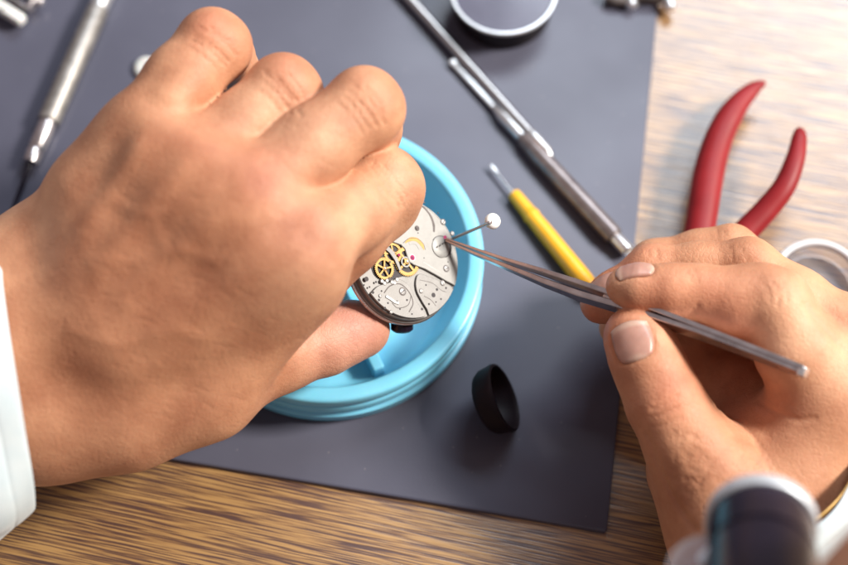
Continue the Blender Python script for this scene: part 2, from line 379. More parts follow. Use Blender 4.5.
# brass wheel seen through the kidney slot
sl = cr([ML(*q_, BT) for q_ in [(405, 243), (410, 239.5), (417, 240), (422, 245), (424, 250)]])
mpart('slot', strip(sl, np.concatenate([np.linspace(.3, 1.15, 10), [1.15] * (len(sl) - 20), np.linspace(1.15, .3, 10)]), BT - .05, BT + .02), m_gold)
sl = cr([ML(*q_, BT) for q_ in [(409, 243.5), (413, 242.5), (417, 244), (420, 249)]])
mpart('slot', strip(sl, .85, BT - .05, BT + .05), m_plate)
mpart('slot', strip(cr([ML(*q_, BT) for q_ in [(403, 243), (409, 238.6), (417, 238.6), (423, 243.5), (425.5, 250)]]), .16, BT - .05, BT + .04), m_groove)
# crown wheel with its crescent
cw = ML(441, 247, BT)
mb = MB(); o = MC + MX * cw[0] + MY * cw[1]
mb.lathe(o, o + MN, [(BT - .1, 2.9), (BT + .16, 2.9), (BT + .24, 2.75), (BT + .24, .9), (BT + .18, .8), (BT + .18, 0)], n=48); mpart('crown_wheel', mb, m_plate)
mpart('groove_shade', strip([(cw[0] + 2.95 * math.cos(a), cw[1] + 2.95 * math.sin(a)) for a in np.linspace(math.radians(-62), math.radians(52), 24)], [.12 + .5 * math.sin(math.pi * i / 23) for i in range(24)], BT, BT + .27), m_hole)
mpart('groove_shade', strip([(cw[0] + 3.0 * math.cos(a), cw[1] + 3.0 * math.sin(a)) for a in np.linspace(math.radians(70), math.radians(150), 20)], .14, BT, BT + .2), m_groove)
# engraved rays on the crown wheel
for dx, dy in ((437, 247), (440, 245.5), (443, 243.5), (446, 242)):
    c = ML(dx, dy, BT + .24); mb = MB(); mb.box(MW(c, BT + .25), (MX * .3 + MY * .25), (MY * .12 - MX * .1), MN * .03); mpart('engraving', mb, m_hole)

def screw(px, py, h, r, mat=None, slot=True, ring=True):
    c = ML(px, py, h); o = MW(c, 0); mb = MB()
    if ring:
        mb.lathe(o, o + MN, [(h - .05, r * 1.32), (h + .025, r * 1.32), (h + .025, 0)], n=24)
        seat = mpart('screw_seat', mb, m_groove)
    mb = MB(); mb.lathe(o, o + MN, [(h - .05, r), (h + .16, r), (h + .22, r * .85), (h + .23, 0)], n=24)
    s_ = mpart('screw', mb, mat or m_screw)
    if slot:
        mb = MB(); a = random.uniform(0, 3.1); d = MX * math.cos(a) + MY * math.sin(a); mb.box(o + MN * (h + .22), d * r * .85, np.cross(MN, d) * r * .14, MN * .03)
        mb.build('screw_slot', m_hole, s_)
def hole(px, py, h, r, mat=None):
    c = ML(px, py, h); o = MW(c, 0); mb = MB(); mb.lathe(o, o + MN, [(h - .04, r), (h + .03, r), (h + .03, 0)], n=20); mpart('pivot_hole', mb, mat or m_hole)
screw(443, 222, BT, .66); screw(446.2, 268.6, BT, .74, m_screw); screw(452.2, 233.5, BT, .5)
screw(417, 228.3, BT, .56, m_groove)
hole(412.4, 257.6, BT, .95, m_screw); hole(412.4, 257.6, BT + .04, .7, m_ruby); hole(412.2, 257.8, BT + .08, .22)
hole(445.2, 237.5, BT + .26, .55, m_ruby)
for px_, py_, r_ in ((418, 233, .18), (401.5, 224, .22), (424, 258, .16), (448, 262, .2), (438, 213, .2), (451, 254, .16)): hole(px_, py_, BT, r_)
# tiny engraved marks on the bridge (illegible in the photograph): short strokes
for i in range(11):
    c = ML(424 + i * 1.55, 262.5 + i * .95, BT); mb = MB(); a = random.uniform(-.4, .9)
    mb.box(MW(c, BT + .005), (MX * math.cos(a) + MY * math.sin(a)) * .3, (MY * math.cos(a) - MX * math.sin(a)) * .05, MN * .02); mpart('engraving', mb, m_screw)
# wheels
def wheel(name, px, py, h, r, teeth, spokes, ang=0.0):
    c = ML(px, py, h); o = MW(c, 0); mb = MB(); pts = []; N = teeth * 4
    for i in range(N):
        a = 2 * math.pi * i / N; rr = r if (i % 4) < 2 else r * .91; pts.append((rr * math.cos(a), rr * math.sin(a)))
    inn = [(r * .72 * math.cos(2 * math.pi * i / N), r * .72 * math.sin(2 * math.pi * i / N)) for i in range(N)]
    for (z0, z1) in ((h - .25, h),):
        vs = [o + MX * p[0] + MY * p[1] + MN * z for z in (z0, z1) for p in pts + inn]; fs = []
        for i in range(N):
            j = (i + 1) % N; T = 2 * N
            fs += [[T + i, T + j, T + N + j, T + N + i], [i, T + i, T + j, j][::-1], [N + i, N + j, T + N + j, T + N + i], [j, i, N + i, N + j][::-1]]
        mb.add(vs, fs)
    for k in range(spokes):
        a = ang + 2 * math.pi * k / spokes; d = MX * math.cos(a) + MY * math.sin(a)
        mb.box(o + d * r * .38 + MN * (h - .13), d * r * .38, np.cross(MN, d) * r * .075, MN * .1)
    mb.lathe(o, o + MN, [(h - .4, r * .2), (h + .12, r * .2), (h + .2, r * .12), (h + .2, 0)], n=20)
    wo = mpart(name, mb, m_gold)
    mb = MB(); mb.lathe(o, o + MN, [(h, r * .1), (h + .45, r * .09), (h + .5, 0)], n=14); mb.build('pivot', m_screw, wo)
# flat dark sheet painted in for the shade below the train wheels
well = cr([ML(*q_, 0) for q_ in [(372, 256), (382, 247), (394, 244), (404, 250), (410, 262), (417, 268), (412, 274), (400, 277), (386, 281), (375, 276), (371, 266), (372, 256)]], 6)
mb = MB(); mb.prism([tuple(p) for p in well[:-1]], MC, MX, MY, MN, -.04, .05, .02); mpart('wheel_well_shade', mb, m_hole)
wheel('train_wheel', 384.5, 268.5, .75, 3.0, 36, 5, .3); wheel('train_wheel', 407, 261.5, .45, 4.0, 48, 4, .8); wheel('train_wheel', 393, 253, .35, 2.9, 34, 4, .2)
mb = MB(); mb.prism([tuple(ML(*q_, .6)) for q_ in [(384, 243), (392, 250), (397, 258), (401, 270), (399, 271), (394, 260), (389, 253), (381, 246)]], MC, MX, MY, MN, .3, .85, .08); mpart('train_bridge', mb, m_plate2)
# lower bridges
lb = cr([ML(*q_, .7) for q_ in [(371, 293), (378, 286), (388, 283), (396, 279), (404, 281), (411, 288), (415, 298), (420, 306), (424, 311)]], 5)
a_1 = math.atan2(lb[0][1], lb[0][0]); a_2 = math.atan2(lb[-1][1], lb[-1][0])
arc = [((MR - .9) * math.cos(a), (MR - .9) * math.sin(a)) for a in np.linspace(a_2 if a_2 < 0 else a_2 - 2 * math.pi, a_1 - (2 * math.pi if a_1 > 0 else 0), 30)]
mb = MB(); mb.prism([tuple(p) for p in lb] + arc[0:], MC, MX, MY, MN, .02, .7, .12); mpart('balance_bridge', mb, m_plate2)
mpart('groove_shade', strip(cr([ML(*q_, .7) for q_ in [(384, 293), (390, 286), (400, 284), (409, 292), (413, 303), (409, 312)]]), .3, .6, .74), m_groove)
mpart('groove_shade', strip(cr([ML(*q_, .7) for q_ in [(392, 303), (398, 308), (408, 305), (411, 296)]]), .2, .6, .74), m_groove)
mpart('lever', strip(cr([ML(*q_, .9) for q_ in [(386, 296), (391, 299), (395, 302), (399, 303)]]), .7, .5, .95), m_screw)
pl = cr([ML(*q_, .6) for q_ in [(450, 286), (440, 281), (428, 276), (419, 274), (416, 281), (417, 291), (422, 301), (427, 309)]], 5)
a_1 = math.atan2(pl[-1][1], pl[-1][0]); a_2 = math.atan2(pl[0][1], pl[0][0])
arc = [((MR - .8) * math.cos(a), (MR - .8) * math.sin(a)) for a in np.linspace(a_1, a_2, 20)]
mb = MB(); mb.prism([tuple(p) for p in pl] + arc, MC, MX, MY, MN, .02, .6, .1); mpart('pallet_bridge', mb, m_plate2)
screw(402.5, 291.5, .7, .85, m_screw); screw(442.5, 283, .6, .6)
for px_, py_, r_ in ((366.5, 279, .62), (373, 292.5, .36), (379, 300, .34), (381.5, 291, .25), (397, 301.5, .3), (433.5, 295, .62), (437, 289.5, .36), (429, 304, .3), (422, 309, .34), (369.5, 287, .26), (385, 308, .34), (391, 284, .3), (395, 288, .22), (412, 314, .22)):
    hole(px_, py_, .72 if py_ > 288 and px_ < 425 else .62, r_)
for k in range(7):
    c = ML(381 + k * 2.5, 281.5 + 2.2 * math.sin(k * 1.7), .2); o = MW(c, 0); mb = MB(); mb.lathe(o, o + MN, [(0, .55), (.75, .55), (.85, .4), (.85, 0)], n=14); mpart('pillar', mb, random.choice([m_screw, m_groove, m_screw]))
for px_, py_, r_ in ((376, 282, .3), (388, 303, .26), (400, 309, .22), (407, 300, .28), (418, 316, .24), (441, 299, .26), (446, 288, .3), (436, 302, .2), (426, 285, .24), (364, 285, .24)): hole(px_, py_, .72 if px_ < 410 and py_ > 285 else .62, r_)
screw(421, 291, .6, .5); screw(380, 296, .7, .42); screw(391, 312, .7, .4)
mpart('groove_shade', strip(cr([ML(*q_, .6) for q_ in [(420, 280), (432, 283), (441, 290), (446, 292)]]), .14, .55, .63), m_groove)
mpart('groove_shade', strip(cr([ML(*q_, .6) for q_ in [(424, 296), (431, 300), (436, 306)]]), .16, .55, .63), m_groove)
mpart('groove_shade', strip([tuple((MR - 1.15) * np.array([math.cos(a), math.sin(a)])) for a in np.linspace(math.radians(-25), math.radians(80), 40)], .1, BT - .02, BT + .02), m_groove)
mpart('bearing', strip([tuple(ML(405.5, 262, .5) + 1.25 * np.array([math.cos(a), math.sin(a)])) for a in np.linspace(0, 6.2, 24)], .4, .3, .62), m_plate)
hole(399, 255, .9, .4, m_ruby); hole(390, 262, .9, .3, m_groove)
# black knob under the plate
kb = MC - MY * (MR + 1.2) - MX * 1.2 - MN * 3.4
kb2 = kb - MY * 4
mb = MB(); kk = V(402, 325.5, 37); ka = nrm(CR * .97 - CU * .12 + CF * .1)
mb.lathe(kk - nrm(-CU + CF * .3) * 3.5, kk + nrm(-CU + CF * .3) * 6, [(0, 2.2), (1.8, 2.7), (2.0, 3.0), (4.4, 3.0), (4.9, 2.5), (5.0, 0)], n=32); mpart('crown', mb, m_gloss)
# winding stem with white cap
s0 = MW(ML(452, 239, -.6), -.6); s1 = V(488, 223.5, 43.5); t = nrm(s1 - s0)
mb = MB(); mb.lathe(s0 - t * 1.5, s1, [(0, .45), (np.linalg.norm(s1 - s0) + 1.5, .42)], n=18); stem = mpart('winding_stem', mb, m_steel)
ce = V(492.5, 221.3, 43.5); cn = nrm(t * .62 - CF * .75 + CU * .1)
mb = MB(); mb.lathe(ce - cn * 1.2, ce + cn, [(0, 1.4), (.3, 1.95), (.9, 2.1), (1.6, 2.1), (2.2, 1.85), (2.5, 1.2), (2.55, 0)], n=36); mb.build('stem_cap', m_white, stem, smooth=60)
mb = MB(); b_ = V(489.5, 222.7, 45.6); mb.lathe(s1 - t * 3 + (b_ - s1) * .7, b_, [(0, .42), (3.0, .42), (3.6, .55), (4.1, .5), (4.3, 0)], n=16); mb.build('stem_end', m_darksteel, stem)

# ------------------------------------------------------------------ tweezers
tipw = (DIST - np.dot(MW(ML(446, 239.5, BT), BT) - CAM, CF)) + .8
tw = thing('tweezers', 'slim steel tweezers pinched in the right hand, tip on the watch movement', 'tweezers', V(625, 305, 45))
def arm(pl, th, dp, name):
    pts = []; m = len(pl); mb = MB(); pts = [V(a, b, c) for a, b, c in pl]
    rows = []
    for i in range(m):
        t = nrm(pts[min(i + 1, m - 1)] - pts[max(i - 1, 0)])
        dz = nrm(-CF * .97 + CU * .24); dz = nrm(dz - t * np.dot(dz, t)); up = np.cross(dz, t)
        e, f = th[i] / 2, dp[i] / 2; c_ = min(e, f) * .3
        rows.append([pts[i] + up * a + dz * b for a, b in ((e, -f + c_), (e, f - c_), (e - c_, f), (-e + c_, f), (-e, f - c_), (-e, -f + c_), (-e + c_, -f), (e - c_, -f))])
    vs = [q_ for r_ in rows for q_ in r_]; fs = []
    for i in range(m - 1):
        for k in range(8): fs.append([i * 8 + k, i * 8 + (k + 1) % 8, (i + 1) * 8 + (k + 1) % 8, (i + 1) * 8 + k])
    fs += [[k for k in range(8)][::-1], [(m - 1) * 8 + k for k in range(8)]]
    mb.add(vs, fs); return mb.build(name, m_darksteel, tw, smooth=25)
def lw(x): return tipw + (80 - tipw) * (x - 446) / 360
def path(xy): return [(a, b, lw(a)) for a, b in xy]
dpv = [.8, 1.6, 2.6, 4.0, 5.2, 5.8, 6.0, 5.0, 4.0]
arm(path([(446, 239), (475, 249.5), (505, 260.3), (545, 273), (580, 285), (625, 300.5), (700, 329.5), (765, 354.5), (804, 369.5)]), [.45, .7, .9, 1.1, 1.25, 1.3, 1.25, 1.2, 1.1], dpv, 'arm')
arm(path([(446, 241), (475, 254), (505, 266.5), (545, 283), (580, 296), (625, 309.5), (700, 334.5), (765, 359), (804, 374)]), [.45, .8, 1.1, 1.5, 1.7, 1.5, 1.3, 1.2, 1.1], dpv, 'arm')
mb = MB(); e_ = V(803, 371.7, lw(803)); t = nrm(V(804, 372, lw(804)) - V(765, 356.8, lw(765))); dz = nrm(-CF - t * np.dot(-CF, t)); up = np.cross(dz, t)
mb.box(e_, t * 1.0, up * 1.25, dz * 2.0, bevel=.4); mb.build('end_weld', m_bright, tw)
# spacer pin and grip ridges on the lower arm
mb = MB(); mb.box(V(612, 301.5, lw(612) - .5), nrm(t) * 2.2, up * 1.4, dz * 2.0, bevel=.3); mb.build('guide_pin', m_darksteel, tw)

# ------------------------------------------------------------------ tools on the mat
def prof_tool(name, label, cat, a, b, segs, base=None):
    """a,b axis points (mm); segs: list of (part name, material, profile); one thing with parts"""
    t_ = thing(name, label, cat, np.array([a[0], a[1], ZM]))
    for pn, mt, pr, n in segs:
        mb = MB(); mb.lathe(a, b, pr, n=n); mb.build(pn, mt, t_, smooth=40)
    return t_
def pxlen(a, b): return np.linalg.norm(b - a)

# long thin screwdriver coming in from the top edge
a = P(398, -14, ZM + 2.0); b = P(551, 156, ZM + 3.2); L = pxlen(a, b); L1 = pxlen(a, P(531, 132, ZM + 3.0))
prof_tool('screwdriver', 'long thin steel screwdriver reaching in from the top edge, bright blade against the probe handle', 'screwdriver', a, b, [
    ('shaft', m_steel, [(-60, 1.9), (-40, 1.9), (-38, 1.45), (L1, 1.4)], 24),
    ('blade', m_bright, [(L1 - .2, 1.4), (L1 + 1.5, 1.75), (L - 2, 1.6), (L, .5)], 28)])
# probe with flat tip and thick brown-grey handle
a = P(451, 61, ZM + 1.2); b = P(629, 252, ZM + 3.0); L = pxlen(a, b); L1 = pxlen(a, P(494, 108, ZM + 1.8)); L2 = pxlen(a, P(521, 137, ZM + 2.2)); L3 = pxlen(a, P(615, 237, ZM + 2.8))
pr = prof_tool('probe', 'fine probe with flat bright tip and thick brown grey metal handle lying across the mat', 'probe', a, b, [
    ('ferrule', m_bright, [(L1 - .5, .7), (L1 + 1, 1.1), (L1 + 4, 1.85), (L2, 1.7)], 32),
    ('handle', m_grey, [(L2 - .1, 1.75), (L2 + 1.2, 2.35), (L2 + 9, 2.75), (L3 - 2, 2.85), (L3 - .4, 2.7), (L3, 2.2)], 40),
    ('end_cap', m_bright, [(L3 - .1, 1.7), (L3 + .4, 1.95), (L - .6, 1.95), (L, 1.4)], 32)])
mb = MB(); t = nrm(b - a); s_ = nrm(np.cross([0, 0, 1], t))
mb.box(a + t * (L1 * .5), t * (L1 * .5), s_ * .8, np.array([0, 0, .4]), bevel=.15)
mb.box(a + t * .8, t * 1.0, s_ * 1.05, np.array([0, 0, .6]), bevel=.25)
mb.build('tip', m_bright, pr)
# yellow screwdriver
a = P(491, 166, ZM + 1.6); b = P(592, 290, ZM + 2.6); L = pxlen(a, b); L1 = pxlen(a, P(511, 193, ZM + 2.4))
ys = prof_tool('screwdriver', 'small precision screwdriver with bright yellow plastic handle pointing at the cyan dish', 'screwdriver', a, b, [
    ('shaft', m_steel, [(0.8, .25), (3, .32), (L1 + 1, .42)], 20),
    ('handle', m_yellow, [(L1, 1.0), (L1 + .3, 1.75), (L1 + 1, 1.95), (L1 + 7, 2.15), (L1 + 8.2, 2.25), (L1 + 8.6, 2.5), (L1 + 9.6, 2.55), (L1 + 10.2, 2.3), (L1 + 14, 2.45), (L - 4, 2.75), (L - 1, 2.6), (L, 1.8)], 10)])
mb = MB(); t = nrm(b - a); s_ = nrm(np.cross([0, 0, 1], t)); mb.box(a + t * 1.2, t * 1.5, s_ * .5, np.array([0, 0, .25]), bevel=.1); mb.build('blade', m_bright, ys)

# knurled scriber, upper left
a = P(112, -22, ZM + 3.2); b = P(27, 170, ZM + 3.0); L = pxlen(a, b); f = lambda x, y: pxlen(a, P(x, y, ZM + 3.0))
La, Lb, Lc = f(103, 10), f(48, 122), f(32, 163)
sc = prof_tool('scriber', 'knurled steel scriber with thin dark blade at upper left beside the left hand', 'scriber', a, b, [
    ('neck', m_bright, [(-30, 2.7), (La, 3.0)], 32),
    ('grip', m_knurl, [(La - .1, 3.0), (La + .6, 3.3), (Lb - 1, 3.4), (Lb, 3.1)], 40),
    ('collet', m_darksteel, [(Lb - .1, 2.5), (Lb + 1, 2.6), (Lc - 5, 2.6), (Lc - 4.4, 2.3), (Lc - 3.8, 2.6), (Lc, 2.2), (Lc + .3, .8)], 32)])
mb = MB(); mb.tube([P(31, 162, ZM + 2.8), P(25, 178, ZM + 2.2), P(18, 196, ZM + 1.4), P(8, 220, ZM + .7)], [.8, .8, .7, .2], n=14); mb.build('blade', m_gloss, sc)
mb = MB(); sd = P(35.5, 141, ZM + 5.1); mb.lathe(sd, sd + np.array([0, 0, 1.0]), [(-.3, .75), (.25, .75), (.35, .55), (.35, 0)], n=18); mb.build('screw', m_hole, sc)

# metal clamp with a white bar, top left corner
cl = thing('spring_clamp', 'dark metal spring clamp with white padded jaw in the top left corner', 'clamp', P(5, 5, ZM))
u = nrm(P(30, 25, ZM) - P(0, 6, ZM)); s_ = np.array([-u[1], u[0], 0]); z_ = np.array([0, 0, 1.0])
e_ = P(12, 14.5, ZM + 3.6)
mb = MB(); mb.box(e_ - u * 4.5, u * 9.0, s_ * 1.7, z_ * 1.7, bevel=.8); mb.build('jaw_pad', m_white, cl)
mb = MB(); mb.box(e_ - u * 6 + s_ * 4.0, u * 9, s_ * .45, z_ * 1.6, bevel=.2); mb.box(e_ + u * 2.8 + s_ * 5.8, u * .6, s_ * 2.2, z_ * 1.8, bevel=.25); mb.box(e_ - u * 8 + s_ * 8.2, u * 13, s_ * 1.3, z_ * 1.4, bevel=.4)
mb.build('frame', m_darksteel, cl)
mb = MB(); q_ = e_ - u * 2.5 + z_ * 1.6 - s_ * .6; mb.lathe(q_, q_ + z_, [(-.2, .5), (.25, .5), (.3, 0)], n=14); mb.build('rivet', m_darksteel, cl)

# white button behind the left hand
mb = MB(); c = P(146, 70, ZM); ax = nrm(np.array([-.25, -.1, 1])); c = c + np.array([0, 0, 1.2])
mb.lathe(c, c + ax, [(-.9, 2.2), (-.6, 3.2), (.2, 3.6), (.9, 3.3), (1.2, 2.3), (1.1, 1.2), (1.0, 0)], n=40)
bt = mb.build('button', m_white, smooth=60); tag(bt, 'small white round plastic button half hidden behind the left hand', 'button')

# round glass topped case at the top edge
cc = P(504, -11, 12.5); rr_ = np.linalg.norm((P(558, -8, 12.5) - cc)[:2]); cb = np.array([cc[0], cc[1], ZM])
cs = thing('lens_case', 'round black case with a thin silver rim and glass top at the top edge', 'case', cb)
mb = MB(); mb.lathe(cb, cb + z_, [(0, rr_ - 2.5), (.8, rr_ - 1.5), (7, rr_ - 1.0), (8, rr_ - .7), (10, rr_ - .6), (10, rr_ - 2.0), (3, rr_ - 2.4), (3, 0)], n=96); mb.build('body', m_black, cs)
mb = MB(); mb.lathe(cb, cb + z_, [(9.8, rr_ - 1.1), (9.8, rr_ - .1), (10.7, rr_), (10.95, rr_ - .2), (10.95, rr_ - .85), (10.5, rr_ - 1.1)], n=96, close=True); mb.build('rim', m_bright, cs)
mb = MB(); mb.lathe(cb, cb + z_, [(9.4, 0), (9.4, rr_ - 1.9), (9.4, rr_ - 1.2), (10.2, rr_ - 1.2), (10.4, 0)], n=96); mb.build('glass', m_pane, cs)

# strap link with silver pins on the mat's top right corner
sl_ = thing('strap_link', 'short dark strap link with two silver pin ends at the top right of the mat', 'strap link', P(645, 2, ZM))
mb = MB(); mb.box(P(646, -3, ZM + 2.4), nrm(P(670, -1, 0) - P(620, -3, 0)) * 5.5, np.array([0, 1.6, 0]), z_ * 2.0, bevel=.7)
mb.tube([P(606, -3, ZM + 2), P(616, 1, ZM + 2), P(626, 2, ZM + 2)], [1.8, 1.7, 1.3], n=16); mb.build('link', m_groove, sl_)
for (xx, yy, x2, y2) in ((629, -6, 633, 10), (667, -3, 673, 16)):
    mb = MB(); mb.lathe(P(xx, yy, ZM + 2.4), P(x2, y2, ZM + 1.8), [(-2, 1.4), (2, 1.5), (2.3, 1.9), (4.2, 1.9), (4.8, 1.3), (5, 0)], n=24); mb.build('pin', m_bright, sl_)

# black loupe lying on the mat
lo = thing('loupe', 'black eye loupe lying on its side on the mat right of the cyan dish', 'loupe', P(495, 410, ZM))
ax = nrm(CR * .86 + CU * .32 - CF * .33); oc = P(505, 396, 12.5)
def lring(d): return oc - ax * d
x_ = nrm(np.cross(ax, z_)); y_ = np.cross(ax, x_)
mb = MB(); n = 64; prof = [(-0.2, 9.5, 0), (.2, 10.2, 0), (1.2, 10.4, 0), (2.4, 10.1, 0), (6, 9.7, 0), (8, 8.6, 0), (9, 7.2, 0), (9.1, 6.3, 0), (8.2, 6.1, 0), (6, 8.4, 0), (1.5, 9.2, 0), (0, 9.3, 0)]
vs = []; 
for d, r_, _ in prof:
    for k in range(n):
        th = 2 * math.pi * k / n; vs.append(oc - ax * d * .74 + (x_ * math.cos(th) * 1.0 + y_ * math.sin(th)) * r_ * .93)
fs = []
m_ = len(prof)
for i in range(m_):
    for k in range(n):
        fs.append([i * n + k, i * n + (k + 1) % n, ((i + 1) % m_) * n + (k + 1) % n, ((i + 1) % m_) * n + k])
mb.add(vs, fs); zmin = min(v_[2] for v_ in mb.v); mb.v = [v_ - np.array([0, 0, zmin - ZM]) for v_ in mb.v]
mb.build('barrel', m_black, lo, smooth=50)
mb = MB(); q_ = oc - ax * 5.2 - np.array([0, 0, zmin - ZM]); mb.lathe(q_, q_ + ax, [(-.8, 0), (-.5, 6), (0, 6.6), (.5, 6), (.9, 0)], n=40); mb.build('lens', m_gloss, lo, smooth=60)

# red pliers behind the right hand
pz = 7.0
pp = thing('pliers', 'pliers with curved red handles lying on the bare wooden desk behind the right hand', 'pliers', P(700, 250, 0))
def crp(pts, n=8): return cr(pts, n)
hl = crp([P(x, y, z) for x, y, z in [(765, 82, 9), (752, 90, 9), (736, 107, 9), (721, 133, 9), (710, 168, 9), (703, 210, 9), (697, 255, 9), (700, 300, 9)]])
k = len(hl); mb = MB()
rad = np.interp(np.linspace(0, 1, k), [0, .03, .15, .35, .6, 1], [.5, 1.2, 2.4, 3.9, 4.5, 4.2]); mb.tube(hl, rad, n=28, flat=.85, up=z_); mb.build('handle', m_red, pp, smooth=70)
hr = crp([P(x, y, z) for x, y, z in [(800, 128, 16), (799, 140, 16), (795, 160, 16), (784, 187, 15), (766, 210, 13), (742, 236, 11), (722, 265, 9.5), (712, 300, 9)]])
k = len(hr); mb = MB()
rad = np.interp(np.linspace(0, 1, k), [0, .03, .12, .4, .7, 1], [.6, 1.5, 2.2, 3.2, 3.7, 3.8]); mb.tube(hr, rad, n=28, flat=.85, up=z_); mb.build('handle', m_red, pp, smooth=70)
mb = MB(); pv = P(706, 312, 8); mb.lathe(pv - z_ * 5.5, pv + z_, [(0, 6), (.6, 6.6), (8.4, 6.6), (9, 6), (9, 2.5), (9.6, 2.3), (9.6, 0)], n=40); mb.build('joint', m_darksteel, pp)
mb = MB(); mb.tube([P(704, 318, 8), P(700, 345, 8), P(694, 375, 8)], [5, 3.5, 1.2], n=20, flat=.7, up=z_); mb.tube([P(709, 318, 8), P(704, 345, 8), P(696, 376, 8)], [5, 3.5, 1.2], n=20, flat=.7, up=z_); mb.build('jaws', m_darksteel, pp)

# clear lid with a milky rim, right edge
rc = P(818, 282, 6); r1 = np.linalg.norm((P(818, 243, 6) - rc)[:2])
gd = thing('clear_lid', 'clear round plastic lid with a thick milky rim on the desk at the right edge', 'lid', np.array([rc[0], rc[1], 0]))
b0 = np.array([rc[0], rc[1], 0.1])
mb = MB(); th = np.linspace(0, 2 * math.pi, 20, endpoint=False)
mb.lathe(b0, b0 + z_, [(6 + .95 * math.sin(a_), r1 + .95 * math.cos(a_)) for a_ in th], n=96, close=True); mb.build('rim', m_whiteclear, gd, smooth=80)
mb = MB(); mb.lathe(b0, b0 + z_, [(0, 0), (0, r1 - 2.5), (.6, r1 - 1), (5.6, r1 - .4), (5.6, r1 - 1.3), (1.4, r1 - 2.4), (1.2, 0)], n=96); mb.build('bowl', m_frost, gd, smooth=50)

# ------------------------------------------------------------------ hands (signed distance field -> mesh)
def smin(a, b, k):
    h = np.maximum(k - np.abs(a - b), 0) / k
    return np.minimum(a, b) - h * h * k * .25
def cap(p, a, b, ra, rb):
    ab = b - a; L2 = max(float(np.dot(ab, ab)), 1e-9)
    t = np.clip((p - a) @ ab / L2, 0, 1)
    q = p - a - t[:, None] * ab
    return np.sqrt(np.einsum('ij,ij->i', q, q)) - (ra + (rb - ra) * t)
def N4(x, y, w, r):
    return (V(x, y, w).astype(np.float32), float(R(r, w)))
class Hand:
    def __init__(s):
        s.palm = []; s.fing = {}; s.extra = {}; s.soft = []; s.crease = []; s.nails = []; s.bumps = []; s.kp = 11.0; s.kf = 7.0
    def f_palm(s, p):
        d = None
        for (a, ra), (b, rb) in s.palm:
            e = cap(p, a, b, ra, rb); d = e if d is None else smin(d, e, s.kp)
        return d
    def f_fing(s, name, p):
        ch = s.fing[name]; d = None
        for i in range(len(ch) - 1):
            e = cap(p, ch[i][0], ch[i + 1][0], ch[i][1], ch[i + 1][1]); d = e if d is None else smin(d, e, 3.0)
        for (a, ra), (b, rb) in s.extra.get(name, []): d = smin(d, cap(p, a, b, ra, rb), 2.0)
        return d
    def base(s, p):
        pl = s.f_palm(p); d = pl
        fd = None
        for nme in s.fing: e = s.f_fing(nme, p); fd = e if fd is None else smin(fd, e, .9)
        d = smin(pl, fd, s.kf)
        for c, r, hgt in s.bumps:
            q = p - c; d = d - hgt * np.exp(-np.einsum('ij,ij->i', q, q) / (r * r))
        for c, n, t, W, L in s.nails:
            q = p - c; s_ = np.cross(n, t); u = q @ s_ / W; v = q @ t / L; h = q @ n
            rr = (np.abs(u) ** 3.0 + np.abs(v) ** 3.0) ** (1 / 3.0)
            d = d + .55 * np.clip((1.12 - rr) / .12, 0, 1) * ((h > -5) & (h < 5) & (v < 1.6))
        return d
    def __call__(s, p):
        p = p.astype(np.float32); d = s.base(p)
        for segs, wd, dp in s.crease:
            m = None
            for a, b in segs:
                e = cap(p, a, b, 0, 0); m = e if m is None else np.minimum(m, e)
            d = d + dp * np.exp(-(m / wd) ** 2)
        return d
    def creasemap(s, p):
        c = np.zeros(len(p), np.float32)
        for segs, wd, dp in s.crease:
            m = None
            for a, b in segs:
                e = cap(p, a, b, 0, 0); m = e if m is None else np.minimum(m, e)
            c += np.exp(-(m / (wd * .8)) ** 2) * min(1, max(0, dp) / .5)
        return c
    def hit(s, x, y, w0=130, fn=None):
        """first surface point seen at photo pixel"""
        o = V(x, y, w0); d = nrm(o - CAM); t = 0.0; fn = fn or s.base
        for _ in range(80):
            q = (o + d * t).astype(np.float32)[None]; e = float(fn(q)[0])
            if e < .02: break
            t += e * .8
            if t > 200: return None
        return (o + d * t).astype(np.float32)
    def add_crease(s, pix, wd, dp):
        pts = [s.hit(x, y) for x, y in pix]; pts = [q for q in pts if q is not None]
        if len(pts) > 1: s.crease.append(([(pts[i], pts[i + 1]) for i in range(len(pts) - 1)], wd * .75, dp * .65))

